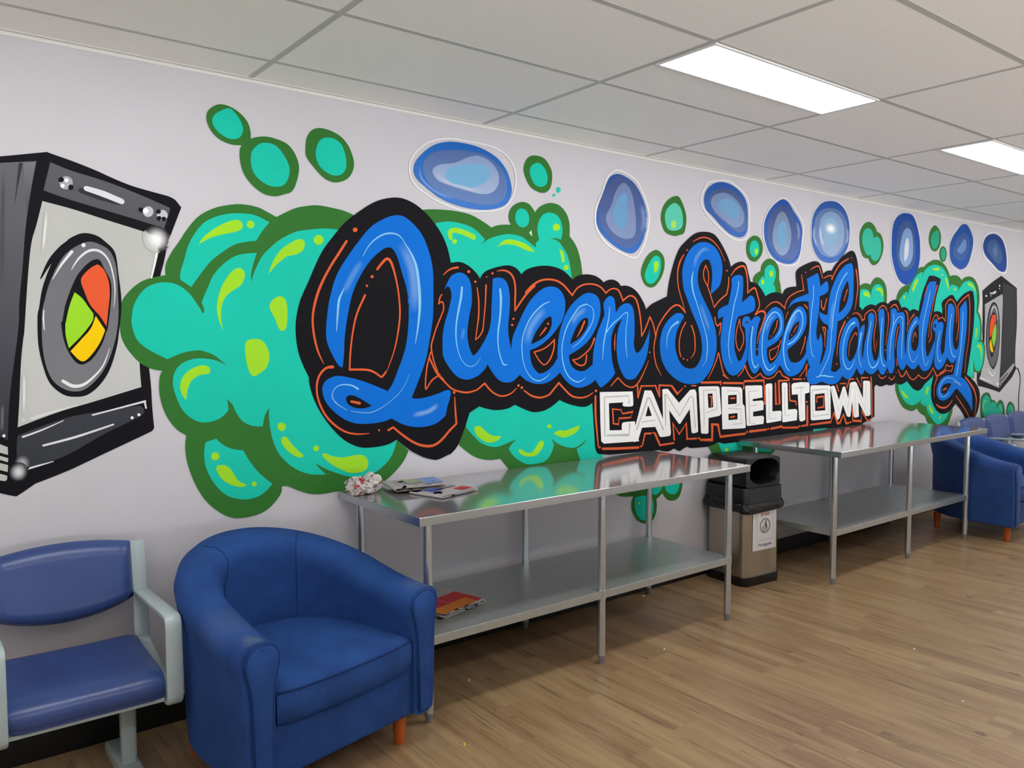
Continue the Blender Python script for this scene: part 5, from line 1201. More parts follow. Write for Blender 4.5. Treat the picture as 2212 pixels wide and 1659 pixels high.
def ribbon(S, cols, y, closed=False, alpha=None):
    V, Fc, C, MI = part[:4]; n = len(S); rows = []; prof = (-1, 0, 1) if alpha is None else (-1, -.8, -.6, -.4, -.2, 0, .2, .4, .6, .8, 1)
    for i, (p, w) in enumerate(S):
        q0 = S[(i-1) % n if closed else max(i-1, 0)][0]; q1 = S[(i+1) % n if closed else min(i+1, n-1)][0]
        d = q1-q0
        if d.length < 1e-6: d = Vector((1, 0))
        d.normalize(); nn = Vector((-d.y, d.x))
        if len(S) > 2 and 0 < i < n-1 and not closed:      # mitre at sharp bends
            a = (p-q0); c = (q1-p)
            if a.length > 1e-6 and c.length > 1e-6:
                co = a.normalized().dot(c.normalized()); w = w/max(.55, math.sqrt(max(0, (1+co)/2)))
        base = len(V)
        for s in prof:
            r = p+nn*w*s; V.append((r.x/1000, y, r.y/1000))
            if alpha is None: C.append((*cols[0], 1))
            else:
                e = min(1, 3.2*min(i, n-1-i)/max(1, n-1)); C.append(blend(r, y, cols[0], alpha*(.5+.5*math.cos(PI*s))*e*e*(3-2*e)))
        rows.append(base)
    m = len(prof)
    for i in range(n if closed else n-1):
        a, b_ = rows[i], rows[(i+1) % n]
        for k in range(m-1):
            Fc.append((a+k, b_+k, b_+k+1, a+k+1)); MI.append(0)
    if alpha is None and not closed:
        for (i, j) in ((0, 1), (n-1, n-2)):
            p, w = S[i]; d = (p-S[j][0])
            if d.length < 1e-6 or w < 1.2: continue
            d.normalize(); nn = Vector((-d.y, d.x)); base = len(V); N = 6
            V.append((p.x/1000, y, p.y/1000)); C.append((*cols[0], 1))
            for k in range(N+1):
                a = PI*k/N; r = p+(nn*math.cos(a)+d*math.sin(a))*w; V.append((r.x/1000, y, r.y/1000)); C.append((*cols[0], 1))
            for k in range(N): Fc.append((base, base+1+k, base+2+k)); MI.append(0)
for ln in MURAL.strip().split('\n'):
    if ln[0] == '@':
        flush(); nm, lb = ln[1:].split('|'); cnt = (npart*3) % 12; npart += 1; part = ([], [], [], [], nm, lb); continue
    if ln[0] == 'L': layer = int(ln[1:]); continue
    head, path = ln.split(';'); h = head.split(); op = h[0]; cols = paintcol(h[1]); toks = path.split()
    y = -(layer*LS + (cnt % 45)*.0000115); cnt += 1
    if op == 'F':
        P = []
        for k in toks:
            cor = k.endswith('*'); a, b_ = k.rstrip('*').split(','); P.append((float(a), float(b_), cor))
        addpoly(smooth_closed(P), cols, y)
    elif op == 'G':
        al = float(h[2]); cx, cz = map(float, toks[0].split(',')); rx, rz = map(float, toks[1].split(','))
        V, Fc, C, MI = part[:4]; base = len(V); N = 28; R_ = 9
        V.append((cx/1000, y, cz/1000)); C.append(blend(Vector((cx, cz)), y, cols[0], al))
        for q in range(1, R_+1):
            rr = q/R_
            for i in range(N):
                t = 2*PI*i/N; p = Vector((cx+rx*rr*math.cos(t), cz+rz*rr*math.sin(t))); V.append((p.x/1000, y, p.y/1000)); C.append(blend(p, y, cols[0], al*(.5+.5*math.cos(PI*rr))))
        for i in range(N):
            i2 = (i+1) % N; Fc.append((base, base+1+i, base+1+i2)); MI.append(0)
            for q in range(R_-1):
                o1 = base+1+q*N; Fc.append((o1+i, o1+N+i, o1+N+i2, o1+i2)); MI.append(0)
    else:
        P = [tuple(map(float, k.split(','))) for k in toks]
        S = smooth_open(P, op == 'R', op == 'P', 3 if op == 'A' else 1)
        ribbon(S, cols, y, op == 'R', float(h[2]) if op == 'A' else None)
flush()
# ---------------------------------------------------------------- steel tables
def table(x0, x1, depth, legs, ly, lb, zs, label):
    ZT = .870; t = thing('steel_table', label, 'table', (x0, 0, 0), 0, 'stainless steel folding tables')
    W = x1-x0
    bm = BM(); box(bm, 0, W, -depth, -.0085, ZT-.0025, ZT, .0012, 2)
    for a in ((0, W, -depth, -depth+.0025), (0, W, -.011, -.0085), (0, .0025, -depth, -.0085), (W-.0025, W, -depth, -.0085)):
        box(bm, *a, ZT-.036, ZT-.0012, .0008, 1)
    for f in bm.faces:
        if f.calc_center_median().z < ZT-.003: f.material_index = 1
    box(bm, .06, W-.06, -depth*.6, -depth*.4, ZT-.03, ZT-.0025)
    obj('tabletop', bm, [M['steel'], M['steel_edge']], t)
    bm = BM(); xa, xb = legs[0]-x0-.012, legs[2]-x0+.012
    box(bm, xa, xb, -ly-.014, -lb+.014, zs-.0015, zs, .0007, 1)
    for a in ((xa, xb, -ly-.014, -ly-.0125), (xa, xb, -lb+.0125, -lb+.014), (xa, xa+.0015, -ly-.014, -lb+.014), (xb-.0015, xb, -ly-.014, -lb+.014)):
        box(bm, *a, zs-.036, zs-.0005)
    obj('shelf', bm, M['galv'], t)
    for lx in legs:
        for y in (-ly, -lb):
            x = lx-x0
            bm = BM(); cyl(bm, (x, y, .04), (x, y, ZT-.0025), .0192, seg=24); lg = obj('leg', bm, M['tube'], t, smooth=40)
            bm = BM(); cyl(bm, (x, y, zs-.04), (x, y, zs+.004), .0215, seg=24); cyl(bm, (x, y, zs+.001), (x, y, zs+.003), .023, seg=24)
            obj('collar', bm, M['tube'], lg, smooth=40)
            bm = BM(); cyl(bm, (x, y, ZT-.05), (x, y, ZT-.0025), .0225, seg=24); cyl(bm, (x, y, ZT-.006), (x, y, ZT-.0026), .034, seg=24)
            obj('leg_socket', bm, M['tube'], lg, smooth=40)
            bm = BM(); cyl(bm, (x, y, .03), (x, y, .046), .0185, seg=20); cyl(bm, (x, y, 0), (x, y, .03), .0125, .016, seg=20)
            obj('foot', bm, M['foot'], lg, smooth=40)
    return t
table(1.618, 3.737, .7234, (1.7017, 2.678, 3.647), .6484, .06, .3576, 'stainless steel table beside the blue armchair, with newspapers on it')
table(4.583, 6.663, .768, (4.7125, 5.6876, 6.6623-.07), .6523, .0563, .3465, 'empty stainless steel table right of the bin, farther from the viewer')
# ---------------------------------------------------------------- tub armchairs
def armchair(loc, rz, label, fab='fabric'):
    t = thing('armchair', label, 'armchair', loc, rz, 'blue fabric tub armchairs')
    HW, FY, BY = .360, -.375, .30
    def taper(p):
        k = max(0, (p.y-FY)/(BY-FY)); p.x *= 1-.15*k; return p
    def path(u):                                # u 0..1 from left front round the back to right front
        La = .31; Lc = 1.12; Lt = 2*La+Lc; s = u*Lt
        if s < La: return taper(Vector((-HW, FY+s, 0))), Vector((-1, 0, 0)), s/La*.0
        if s > La+Lc: return taper(Vector((HW, FY+(Lt-s), 0))), Vector((1, 0, 0)), 0
        a = (s-La)/Lc*PI; ry = BY-(FY+La)
        n = 2.1; ca, sa = math.cos(PI-a), math.sin(PI-a)
        x = HW*(abs(ca)**(2/n))*(1 if ca > 0 else -1); y = (FY+La)+ry*abs(sa)**(2/n)
        nx = (abs(x)/HW)**(n-1)*(1 if x > 0 else -1)/HW; ny = ((y-FY-La)/ry)**(n-1)/ry if y > FY+La else 0
        nn = Vector((nx, ny, 0)); nn = nn.normalized() if nn.length > 1e-6 else Vector((1 if x > 0 else -1, 0, 0))
        return taper(Vector((x, y, 0))), nn, math.sin(a)
    def H(u):
        w = .5-.5*math.cos(2*PI*min(1, max(0, u))); return .612+.185*w**.85
    N = 72; Z0 = .122
    prof = lambda h, w: [(.020, Z0), (.047, Z0+.012), (.054, .22), (.060, h-.20), (.064, h-.135), (.072, h-.095), (.078, h-.055), (.068, h-.02), (.045, h-.002), (.008, h+.004), (-.03, h-.002), (-.06, h-.022), (-.075, h-.058), (-.070, h-.10), (-.058, h-.15), (-.052-.02*w, .42), (-.05-.03*w, .28), (-.05, Z0+.012), (-.03, Z0)]
    rings = []
    for i in range(N+1):
        u = i/N; p, n, w = path(u); h = H(u)
        rings.append([p+n*(o*(1+.0*w)+(.012*w if z > h-.2 else 0)-(.02*w if z > h-.2 and o < 0 else 0))+Vector((0, 0, z)) for o, z in prof(h, w)])
    bm = BM(); loft(bm, rings); fixn(bm)
    fr = obj('back_and_arms', bm, M[fab], t, smooth=50)
    # welt running round the outside under the roll, and seams on the inside of the back
    bm = BM(); pts = []
    for i in range(N+1):
        u = i/N; p, n, w = path(u); h = H(u); pts.append(p+n*(.0635+.012*w)+Vector((0, 0, h-.125)))
    tube(bm, pts, .0026, 6); obj('welt', bm, M['piping'], t, smooth=True)
    for u in (.385, .65):
        bm = BM()
        p, n, w = path(u); h = H(u); pr = prof(h, w)[9:17]
        pts = [p+n*(o+(.012*w if z > h-.2 else 0)-(.02*w if z > h-.2 and o < 0 else 0)+(-.0006 if o < 0 else 0))+Vector((0, 0, z+(.0008 if o > -.04 else 0))) for o, z in pr]
        tube(bm, pts, .0022, 6)
        obj('back_seam', bm, M['piping'], t, smooth=True)
    for s in (-1, 1):                           # keyhole shaped facing on the front of each arm
        h = .612; kp = [(-.030, Z0+.02), (-.032, .30), (-.036, .42), (-.044, h-.13), (-.056, h-.09), (-.062, h-.055), (-.050, h-.028), (-.024, h-.012), (.006, h-.009), (.036, h-.014), (.058, h-.03), (.066, h-.055), (.060, h-.09), (.046, h-.13), (.038, .42), (.034, .30), (.032, Z0+.02)]
        kp = [(-s*o if s > 0 else o*-s, z) for o, z in kp]
        bm = BM(); r0 = [Vector((s*HW+o, FY+.004, z)) for o, z in kp]; r1 = [Vector((s*HW+o, FY-.008, z)) for o, z in kp]
        cx = sum(o for o, z in kp)/len(kp)
        r2 = [Vector((s*HW+cx+(o-cx)*.86, FY-.016, .34+(z-.34)*.985)) for o, z in kp]
        loft(bm, [r0, r1, r2]); fixn(bm); obj('arm_facing', bm, M[fab], t, smooth=60)
        bm = BM(); tube(bm, [v+Vector((0, -.001, 0)) for v in r1], .0026, 6); obj('arm_piping', bm, M['piping'], t, smooth=True)
    bm = BM(); box(bm, -HW+.03, HW-.03, FY+.015, FY+.10, Z0+.005, .33, .012, 3); obj('front_rail', bm, M[fab], t, smooth=40)
    # seat cushion: rounded front, curved back
    out = []; wx = HW-.062
    for i in range(9): out.append((-wx+2*wx*i/8, FY+.004-.026*math.sin(PI*i/8)**.5))
    for i in range(13):
        a = PI*i/12; out.append((wx*math.cos(a)*1.0, -.05+.27*math.sin(a)))
    rings = []
    for z, k, dz in ((.315, .93, 0), (.310, .97, .004), (.325, .995, .004), (.365, 1.008, 0), (.410, 1, 0), (.428, .985, 0), (.438, .94, 0), (.448, .78, 0), (.454, .5, 0), (.455, .2, 0)):
        rings.append([Vector((x*k, (y+.08)*k-.08, z+dz)) for x, y in out])
    bm = BM(); loft(bm, rings); fixn(bm); cu = obj('seat_cushion', bm, M[fab], t, smooth=60)
    bm = BM(); tube(bm, [Vector((x*.992, (y+.08)*.992-.08-.002, .424)) for x, y in out[:9]], .0035, 6); tube(bm, [Vector((x*.99, (y+.08)*.975-.08-.001, .318)) for x, y in out[:9]], .003, 6)
    obj('cushion_piping', bm, M['piping'], cu, smooth=True)
    bm = BM(); box(bm, -HW+.06, HW-.06, FY+.09, .10, Z0+.004, Z0+.03); obj('base', bm, M['piping'], t)
    for lx, lyy in ((-.30, -.30), (.30, -.30), (-.24, .24), (.24, .24)):
        bm = BM(); cyl(bm, (lx, lyy, 0), (lx, lyy, Z0+.01), .020, .029, 24); obj('leg', bm, M['wood'], t, smooth=40)
    for s in (-1, 1):
        pass
    return t
armchair((1.160, -.50, 0), math.radians(13.3), 'blue fabric tub armchair in front left of the nearer steel table', 'fabric_worn')
armchair((7.062, -.575, 0), math.radians(2), 'blue fabric tub armchair at the far end of the wall, cut by the right edge')
# ---------------------------------------------------------------- beam seating
def smoothpath(P, k=6, closed=False):
    P = [Vector(p) for p in P]; n = len(P); out = []
    for i in range(n if closed else n-1):
        p0, p1, p2, p3 = (P[(i-1) % n], P[i], P[(i+1) % n], P[(i+2) % n]) if closed else (P[max(0, i-1)], P[i], P[i+1], P[min(n-1, i+2)])
        for j in range(k):
            t = j/k; out.append(.5*((2*p1)+(p2-p0)*t+(2*p0-5*p1+4*p2-p3)*t*t+(-p0+3*p1-3*p2+p3)*t**3))
    if not closed: out.append(P[-1])
    return out
def roundpath(P, r, k=5, closed=True):
    P = [Vector(p) for p in P]; n = len(P); out = []
    for i in range(n):
        if not closed and i in (0, n-1): out.append(P[i]); continue
        a, b, c = P[(i-1) % n], P[i], P[(i+1) % n]; d0 = (a-b).normalized(); d1 = (c-b).normalized()
        q0, q2 = b+d0*r, b+d1*r
        for j in range(k+1):
            t = j/k; out.append(q0*(1-t)**2+b*2*t*(1-t)+q2*t*t)
    return out
def strap(bm, path, x, w, th, closed=False):
    """flat bar: path in the yz plane, width along x, thickness in plane"""
    n = len(path); R = []
    for i, p in enumerate(path):
        d = (path[(i+1) % n if closed else min(i+1, n-1)]-path[(i-1) % n if closed else max(i-1, 0)]).normalized()
        nn = Vector((0, -d.z, d.y)); c = .25*w
        R.append([p+Vector((x+dx, 0, 0))+nn*dn for dx, dn in ((-w/2, -th/2+.004), (-w/2+.006, -th/2), (w/2-.006, -th/2), (w/2, -th/2+.004), (w/2, th/2-.004), (w/2-.006, th/2), (-w/2+.006, th/2), (-w/2, th/2-.004))])
    V = [[bm.verts.new(q) for q in r] for r in R]; m = 8
    for i in range(n if closed else n-1):
        a, b = V[i], V[(i+1) % n]
        for k in range(m): bm.faces.new((a[k], a[(k+1) % m], b[(k+1) % m], b[k]))
    if not closed: bm.faces.new(V[0][::-1]); bm.faces.new(V[-1])
def arm_frame(t, x):
    bm = BM()
    loop = roundpath([(0, -.135, .612), (0, -.585, .630), (0, -.590, .330), (0, -.50, .338), (0, -.15, .42)], .035)
    strap(bm, loop, x, .052, .018, True)
    strap(bm, [Vector((0, -.15, .43)), Vector((0, -.137, .55)), Vector((0, -.128, .62)), Vector((0, -.112, .70)), Vector((0, -.098, .797))], x, .050, .024)
    fixn(bm); obj('arm_frame', bm, M['alu'], t, smooth=35)
def seat_unit(t, xa, xb):
    xm = (xa+xb)/2; hw = (xb-xa)/2-.026
    # seat: rounded waterfall cushion
    nx = 12; prof = [(-.165, .405), (-.155, .440), (-.17, .462), (-.26, .452), (-.40, .447), (-.50, .446), (-.545, .436), (-.572, .412), (-.578, .385), (-.572, .362), (-.555, .352), (-.40, .362), (-.25, .385)]
    pp = smoothpath([(0, a, b) for a, b in prof], 3, True)
    rings = []
    for i in range(nx+1):
        s = -1+2*i/nx; e = max(0, (abs(s)-.86)/.14); k = 1-.16*e*e
        cy, cz = -.37, .41
        rings.append([Vector((xm+s*hw, cy+(p.y-cy)*(1-.035*e*e), cz+(p.z-cz)*k-.004*(1-s*s)*(1 if p.z > .43 else 0))) for p in pp])
    bm = BM(); loft(bm, rings); fixn(bm); obj('seat', bm, M['vinyl'], t, smooth=50)
    bm = BM(); box(bm, xm-hw+.004, xm+hw-.004, -.56, -.18, .3, .31); 
    bm.free(); bm = BM()
    loft(bm, [[Vector((x, -.565, .340)), Vector((x, -.565, .352)), Vector((x, -.40, .362)), Vector((x, -.18, .398)), Vector((x, -.18, .388)), Vector((x, -.40, .345))] for x in (xm-hw+.003, xm+hw-.003)]); fixn(bm)
    obj('seat_pan', bm, M['alu'], t)
    # backrest: straight top, deep curved lower edge, padded
    nx, nz = 20, 10; F, B = [], []
    for i in range(nx+1):
        s = -1+2*i/nx; top = .800+.024*(1-s*s); bot = .598-.052*(1-s*s)**.8
        rf, rb = [], []
        for j in range(nz+1):
            v = j/nz; z = bot+(top-bot)*v; lean = -.148+(z-.56)*.20
            ed = min(1, min((1-abs(s))/.12, min(v, 1-v)/.16)); pad = .034*math.sqrt(max(0, 1-(1-ed)**2)); dish = .0+.012*(1-s*s)
            rf.append(Vector((xm+s*hw, lean-pad+dish*.4-.004, z))); rb.append(Vector((xm+s*hw, lean+.012*math.sqrt(max(0, 1-(1-ed)**2))+dish*.4+.002, z)))
        F.append(rf); B.append(rb)
    bm = BM(); VF = [[bm.verts.new(p) for p in r] for r in F]; VB = [[bm.verts.new(p) for p in r] for r in B]
    for i in range(nx):
        for j in range(nz):
            bm.faces.new((VF[i][j], VF[i+1][j], VF[i+1][j+1], VF[i][j+1])); bm.faces.new((VB[i][j], VB[i][j+1], VB[i+1][j+1], VB[i+1][j]))
    for i in range(nx):
        bm.faces.new((VF[i][0], VB[i][0], VB[i+1][0], VF[i+1][0])); bm.faces.new((VF[i][nz], VF[i+1][nz], VB[i+1][nz], VB[i][nz]))
    for j in range(nz):
        bm.faces.new((VF[0][j], VF[0][j+1], VB[0][j+1], VB[0][j])); bm.faces.new((VF[nx][j], VB[nx][j], VB[nx][j+1], VF[nx][j+1]))
    fixn(bm); obj('backrest', bm, M['vinyl'], t, smooth=60)
def beam_leg(t, x):
    bm = BM()
    loft(bm, [[Vector((x+a*.026, -.345+b*.024, z)) for a, b in rrect(1, 1, .6, 4)] for z in (.03, .31)])
    fixn(bm); lg = obj('leg', bm, M['alu'], t, smooth=40)
    bm = BM()
    R = []
    for y, w, h in ((-.09, .030, .030), (-.12, .034, .050), (-.30, .036, .062), (-.40, .036, .062), (-.60, .034, .044), (-.635, .030, .028)):
        R.append([Vector((x+a*w, y, .5*h+b*.5*h)) for a, b in rrect(1, 1, .35, 3)])
    loft(bm, R); fixn(bm); obj('foot_bar', bm, M['alu'], lg, smooth=40)
def bench(x, n, pitch, legx, label, group=None):
    t = thing('beam_seat', label, 'waiting chair', (x, 0, 0), 0, group)
    for i in range(n+1): arm_frame(t, i*pitch)
    for i in range(n): seat_unit(t, i*pitch, (i+1)*pitch)
    bm = BM(); box(bm, -.01, n*pitch+.01, -.37, -.32, .295, .335, .004, 2); obj('beam', bm, M['alu'], t)
    for l in legx: beam_leg(t, l)
    return t
bench(.222, 1, .510, (.41,), 'slate blue vinyl waiting seat with pale grey arms, cut by the left edge', 'slate blue waiting seats')
bench(7.71, 3, .520, (.25, 1.30), 'row of slate blue waiting seats behind the far armchair at the right edge', 'slate blue waiting seats')
# ---------------------------------------------------------------- bin
t = thing('rubbish_bin', 'square steel rubbish bin with black hooded lid between the two steel tables', 'bin', (4.385, -.205, 0), math.radians(-5))
bm = BM(); loft(bm, [[Vector((a, b, z)) for a, b in rrect(.170, .165, .05, 6)] for z in (.03, .52)]); fixn(bm); obj('body', bm, M['binsteel'], t, smooth=40)
bm = BM(); loft(bm, [[Vector((a*k, b*k, z)) for a, b in rrect(.176, .171, .054, 6)] for z, k in ((0, .985), (.004, 1), (.055, 1), (.058, .985))]); fixn(bm); obj('base', bm, M['black'], t, smooth=40)
bm = BM(); loft(bm, [[Vector((a*k, b*k, z)) for a, b in rrect(.186, .182, .05, 6)] for z, k in ((.50, .97), (.502, 1.0), (.618, .985), (.625, .97), (.626, .8))]); fixn(bm)
box(bm, -.215, -.17, -.10, .08, .525, .548, .004, 1); box(bm, -.20, -.16, -.15, -.02, .50, .53, .004, 1)
obj('lid_rim', bm, M['black'], t, smooth=40)
# hood with a real opening in its front
bm = BM(); hx, hz0, hz1 = .163, .622, .812
outer = rrect(1, 1, .22, 7); inner = rrect(1, 1, .8, 7)
def ring(P, cx, cz, sx, sz, y): return [bm.verts.new((cx+a*sx, y, cz+b*sz)) for a, b in P]
zc = (hz0+hz1)/2
Bk = ring(outer, 0, zc, hx*.97, (hz1-hz0)/2*.97, .160); Bk2 = ring(outer, 0, zc, hx, (hz1-hz0)/2, .150)
Fr2 = ring(outer, 0, zc, hx, (hz1-hz0)/2, -.150); Fr = ring(outer, 0, zc, hx*.975, (hz1-hz0)/2*.975, -.160)
In = ring(inner, .014, .722, .140, .082, -.160); In2 = ring(inner, .014, .722, .134, .077, -.150); In3 = ring(inner, .0, .722, .130, .075, .12)
n = len(Bk); bm.faces.new(Bk)
for a, b in ((Bk, Bk2), (Bk2, Fr2), (Fr2, Fr), (Fr, In), (In, In2), (In2, In3)):
    for i in range(n): bm.faces.new((a[i], a[(i+1) % n], b[(i+1) % n], b[i]))
bm.faces.new(In3); fixn(bm)
obj('hood', bm, M['black'], t, smooth=35)
bm = BM(); random.seed(5); R = []
P = rrect(.190, .186, .05, 14)
for z, k0 in ((.528, 1.0), (.512, 1.03), (.495, 1.05), (.478, 1.02), (.470, 1.0)):
    R.append([Vector((a*(k0+.035*noise.noise((a*30, b*30, z*40))), b*(k0+.035*noise.noise((a*30, b*30, z*40+9))), z+.016*noise.noise((a*22, b*22, z*10)))) for a, b in P])
loft(bm, R, caps=False); fixn(bm); obj('bin_liner', bm, M['bag'], t, smooth=True, label='shiny black bin liner folded over the rim')
# notice taped to the front
pz0, pz1, pxa, pxb, py = .222, .50, -.100, .120, -.1675
bm = BM(); nn = 10
for i in range(nn): pass
loft(bm, [[Vector((pxa+(pxb-pxa)*i/nn, py-.0012-.0022*math.sin(PI*i/nn)*(1 if z < .3 else .3)-dy, z)) for i in range(nn+1)]+[Vector((pxa+(pxb-pxa)*i/nn, py-.0004, z)) for i in range(nn, -1, -1)] for z, dy in ((pz0, .001), (.3, 0), (pz1, 0))]); fixn(bm)
nt_ = obj('notice', bm, M['paper'], t, label='white paper notice with a litter symbol and red words')
def flat(name, m, polys, y, parent, label=None):
    bm = BM()
    for P in polys:
        v = [bm.verts.new((a, y, b)) for a, b in P]; 
        try: bm.faces.new(v)
        except Exception: pass
    bmesh.ops.triangulate(bm, faces=bm.faces); return obj(name, bm, m, parent, label=label)
def line(a, b, w):
    a, b = Vector(a), Vector(b); d = (b-a).normalized(); n = Vector((-d.y, d.x))*w/2
    return [tuple(a+n), tuple(a-n), tuple(b-n), tuple(b+n)]
def circ(cx, cz, r, r2=None, N=28, sx=1):
    if r2 is None: return [[(cx+r*sx*math.cos(2*PI*i/N), cz+r*math.sin(2*PI*i/N)) for i in range(N)]]
    o = []
    for i in range(N):
        a, b = 2*PI*i/N, 2*PI*(i+1)/N
        o.append([(cx+r*sx*math.cos(a), cz+r*math.sin(a)), (cx+r*sx*math.cos(b), cz+r*math.sin(b)), (cx+r2*sx*math.cos(b), cz+r2*math.sin(b)), (cx+r2*sx*math.cos(a), cz+r2*math.sin(a))])
    return o
YN = py-.0052; cxn, czn = .012, .375
fr = [line((pxa+.035, .285), (pxb-.035, .285), .0012), line((pxa+.035, .285), (pxa+.035, .495), .0012), line((pxb-.035, .285), (pxb-.035, .495), .0012)]
flat('border', M['inkgrey'], fr, YN, nt_)
sy = circ(cxn, czn, .047, .0425)+circ(cxn+.008, czn+.027, .0052)
sy += [line((cxn+.004, czn+.019), (cxn+.013, czn-.012), .010), line((cxn+.006, czn+.013), (cxn-.011, czn+.006), .003), line((cxn+.011, czn-.010), (cxn+.004, czn-.035), .0032), line((cxn+.013, czn-.010), (cxn+.021, czn-.034), .0032)]
sy += [line((cxn-.024, czn-.006), (cxn-.021, czn-.034), .002), line((cxn-.006, czn-.006), (cxn-.009, czn-.034), .002), line((cxn-.021, czn-.034), (cxn-.009, czn-.034), .002), line((cxn-.026, czn-.006), (cxn-.004, czn-.006), .002)]
for q in range(3): sy.append(line((cxn-.020+.005*q, czn-.008), (cxn-.019+.004*q, czn-.033), .001))
sy += [line((cxn-.020, czn+.004), (cxn-.012, czn+.001), .002)]
flat('litter_symbol', M['ink'], sy, YN, nt_)
def text(name, body, size, x, z, m, parent, y, sx=1, font=None, shear=0):
    cu = bpy.data.curves.new(name, 'FONT'); cu.body = body; cu.size = size; cu.align_x = 'CENTER'; cu.shear = shear; cu.offset = size*.012
    o = bpy.data.objects.new(name, cu); COL.objects.link(o)
    me = bpy.data.meshes.new_from_object(o); bpy.data.objects.remove(o)
    me.materials.append(m); o2 = bpy.data.objects.new(name, me); COL.objects.link(o2)
    o2.parent = parent; o2.location = (x, y, z); o2.rotation_euler = (PI/2, 0, 0); o2.scale = (sx, 1, 1); return o2
text('red_words', 'IN THE BIN', .026, cxn, .441, M['poster_red'], nt_, YN, .62)
text('dark_words', 'PUT ALL RUBBISH', .022, cxn, .472, M['poster_red'], nt_, YN, .66)
text('blue_words', 'Queen Street Laundry', .019, cxn, .250, M['poster_blue'], nt_, YN, .72, shear=.25)
text('small_words', 'CAMPBELLTOWN', .007, cxn+.01, .2425, M['ink'], nt_, YN, .9)
# ---------------------------------------------------------------- newspapers
def folded(name, label, L, Wd, layers, loc, rz, curl=0, top=None, r0=.0014, dr=.0012, seed=1, skew=0):
    """folded paper: fold on the -x side, sheets nested inside each other"""
    random.seed(seed); t = thing(name, label, 'newspaper', loc, rz, 'newspapers left on the nearer steel table and its shelf')
    zc = r0+dr*(layers-1)+.001
    for q in range(layers):
        r = r0+dr*q; th = .0009; cut = L-random.uniform(0, .035); w0 = random.uniform(-.008, .004); w1 = Wd+random.uniform(-.012, .006)
        pr = []
        for i in range(13): pr.append((cut-(cut-zc)*i/12, -r))
        for i in range(1, 8):
            a = -PI/2-PI*i/8; pr.append((zc+r*math.cos(a), r*math.sin(a)))
        for i in range(13): pr.append((zc+(cut-zc-random.uniform(0, .002))*i/12, r))
        bm = BM(); rows = []
        for wv in range(7):
            y = w0+(w1-w0)*wv/6; row = []
            for x, z in pr:
                up = curl*(max(0, x-.3*L)/L)**1.6*(1 if z > 0 else .25)+.0012*noise.noise((x*20, y*20, q))
                row.append(bm.verts.new((x+skew*y*(x/L), y, zc+z+max(0, up))))
            rows.append(row)
        for a, b in zip(rows, rows[1:]):
            for i in range(len(pr)-1): bm.faces.new((a[i], a[i+1], b[i+1], b[i]))
        g = bmesh.ops.solidify(bm, geom=list(bm.faces), thickness=th); fixn(bm)
        obj('sheet', bm, M['news'] if q < layers-1 or top is None else M['newsplain'], t, smooth=60)
    if top:
        zt = zc+r0+dr*(layers-1)
        for ip, (nm, m, P) in enumerate(top):
            bm = BM()
            for poly in (P if isinstance(P[0][0], tuple) else [P]):
                # subdivide quads so that they follow the curl of the sheet
                if len(poly) == 4:
                    A, B_, C_, D = [Vector(p) for p in poly]; g = []
                    for i in range(9):
                        row = []
                        for j in range(5):
                            p = (A*(1-i/8)+B_*(i/8))*(1-j/4)+(D*(1-i/8)+C_*(i/8))*(j/4)
                            x, y = p; up = curl*(max(0, x-.3*L)/L)**1.6+.0012*noise.noise((x*20, y*20, layers-1))
                            row.append(bm.verts.new((x+skew*y*(x/L), y, zt+max(0, up)+.0016+.0004*ip)))
                        g.append(row)
                    for i in range(8):
                        for j in range(4): bm.faces.new((g[i][j], g[i+1][j], g[i+1][j+1], g[i][j+1]))
            obj(nm, bm, m, t)
    return t
NZ = .8702
def scr(x0, x1, y0, y1, n, seed):
    random.seed(seed); o = []
    for i in range(n):
        x, y = random.uniform(x0, x1), random.uniform(y0, y1); a = random.uniform(0, PI); l = random.uniform(.008, .026); w = random.uniform(.0015, .004)
        d = Vector((math.cos(a), math.sin(a)))*l/2; nn = Vector((-d.y, d.x)).normalized()*w/2; c = Vector((x, y))
        o.append([tuple(c-d-nn), tuple(c+d-nn), tuple(c+d+nn), tuple(c-d+nn)])
    return o
folded('newspaper', 'folded newspaper with a drawing on its front lying on the table top, the upper one', .27, .21, 5, (1.775, -.255, NZ+.0135), math.radians(-12), .006,
    [('picture', M['sage'], [(.09, .09), (.17, .09), (.17, .20), (.09, .20)]), ('sky_picture', M['sky'], [(.17, .05), (.255, .05), (.255, .20), (.17, .20)]), ('drawing', M['ink'], scr(.04, .22, .02, .18, 46, 3))], seed=2)
folded('newspaper', 'folded newspaper showing a headline, half under another one on the table top', .255, .195, 4, (1.885, -.465, NZ), math.radians(15), .006,
    [('photo', M['blue'], [(.05, .10), (.13, .10), (.13, .16), (.05, .16)]), ('red_photo', M['red'], [(.17, .02), (.23, .02), (.23, .08), (.17, .08)]), ('headline', M['ink'], [line((.09+.012*i, .115), (.099+.012*i, .115), .012) for i in range(11)])], seed=4)
folded('newspaper', 'folded newspaper with a red and orange front page on the lower shelf', .30, .24, 6, (2.07, -.22, .358), math.radians(195), .0,
    [('red_cover', M['red'], [(.02, .07), (.29, .07), (.29, .235), (.02, .235)]), ('orange_cover', M['orange'], [(.06, .165), (.29, .165), (.29, .238), (.06, .238)]), ('pink_strip', M['pinkred'], [(.15, .075), (.18, .075), (.18, .17), (.15, .17)]), ('dark_picture', M['grey'], [(.22, .072), (.29, .072), (.29, .11), (.22, .11)])], r0=.0016, dr=.0019, seed=7)
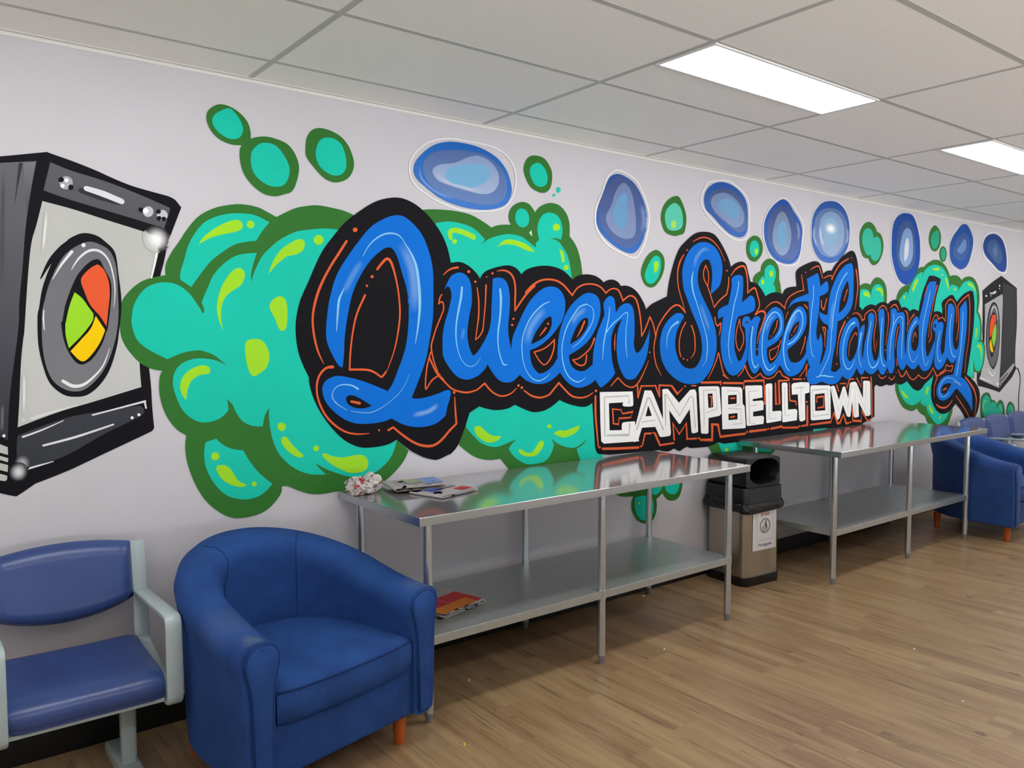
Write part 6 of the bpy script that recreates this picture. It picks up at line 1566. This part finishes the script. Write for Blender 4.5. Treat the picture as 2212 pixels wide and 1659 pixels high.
# crumpled sheet
bm = BM(); bmesh.ops.create_icosphere(bm, subdivisions=4, radius=1)
for v in bm.verts:
    d = v.co.normalized()
    k = 1+.42*noise.noise(d*1.7+Vector((3, 1, 5)))-.50*abs(noise.noise(d*2.9+Vector((7, 2, 1))))+.34*abs(noise.noise(d*5.2))+.10*noise.noise(d*11)
    x, y, z = d.x*.084*k, d.y*.056*k, d.z*.044*k
    z += .030*max(0, d.z)*(max(0, d.x)**1.5*1.6+max(0, -d.x)*.7)-.018*max(0, d.z)*max(0, 1-abs(d.x)*2.5)
    v.co = (x, y, z)
zmin = min(v.co.z for v in bm.verts)
for v in bm.verts: v.co.z = max(v.co.z, zmin+.010)-zmin-.010+.0012
for f in bm.faces:
    c = f.calc_center_median(); f.material_index = 1 if noise.noise((c.x*34, c.y*34, c.z*34)) > .40 else (2 if noise.noise((c.x*38+5, c.y*38, c.z*38)) > .47 else 0)
o = obj('crumpled_newspaper', bm, [mat('crumpled_newsprint', '#bdb2ae', .8, fn=noisy(40, .35, .4, 90)), mat('faded_red_print', '#a23a38', .7), M['inkgrey']]); o.location = (1.668, -.15, NZ); o.rotation_euler = (0, 0, .2)
tag(o, 'crumpled ball of newspaper at the left back corner of the nearer table', 'newspaper')
# scraps on the floor
def scrap(x, y, l, w, c, lab, a=0):
    bm = BM(); n = 7
    for i in range(n): pass
    P = [Vector((l/2*math.cos(2*PI*i/n)*(1+.25*noise.noise((i*3.1, x*9, 0))), w/2*math.sin(2*PI*i/n)*(1+.25*noise.noise((i*2.1, y*9, 1))), 0)) for i in range(n)]
    loft(bm, [[p+Vector((0, 0, .0002)) for p in P], [p*.9+Vector((0, 0, .0022+.001*math.sin(k*2.))) for k, p in enumerate(P)]]); fixn(bm)
    o = obj('paper_scrap', bm, c); o.location = (x, -y, 0); o.rotation_euler = (0, 0, a); tag(o, lab, 'litter', 'small scraps on the floor')
scrap(2.062, .416, .032, .009, M['paper'], 'thin white scrap on the floor under the near end of the table', .9)
scrap(3.591, .073, .022, .014, M['paper'], 'white scrap on the floor under the far end of the nearer table', .1)
scrap(3.047, .722, .022, .008, M['paper'], 'small white scrap on the floor between the front legs of the nearer table', .3)
scrap(4.047, 1.493, .016, .010, M['paper'], 'white speck on the open floor, nearest to the right of the picture', .4)
scrap(4.977, 1.531, .016, .010, M['paper'], 'white speck on the open floor close to the right edge', 1.2)
scrap(3.624, 1.907, .013, .010, M['paper'], 'white speck on the open floor near the lower right corner', 1.2)
scrap(1.713, .888, .026, .010, mat('lime_scrap', '#b7c83a', .6), 'yellow green scrap on the floor at the bottom edge', 1.0)
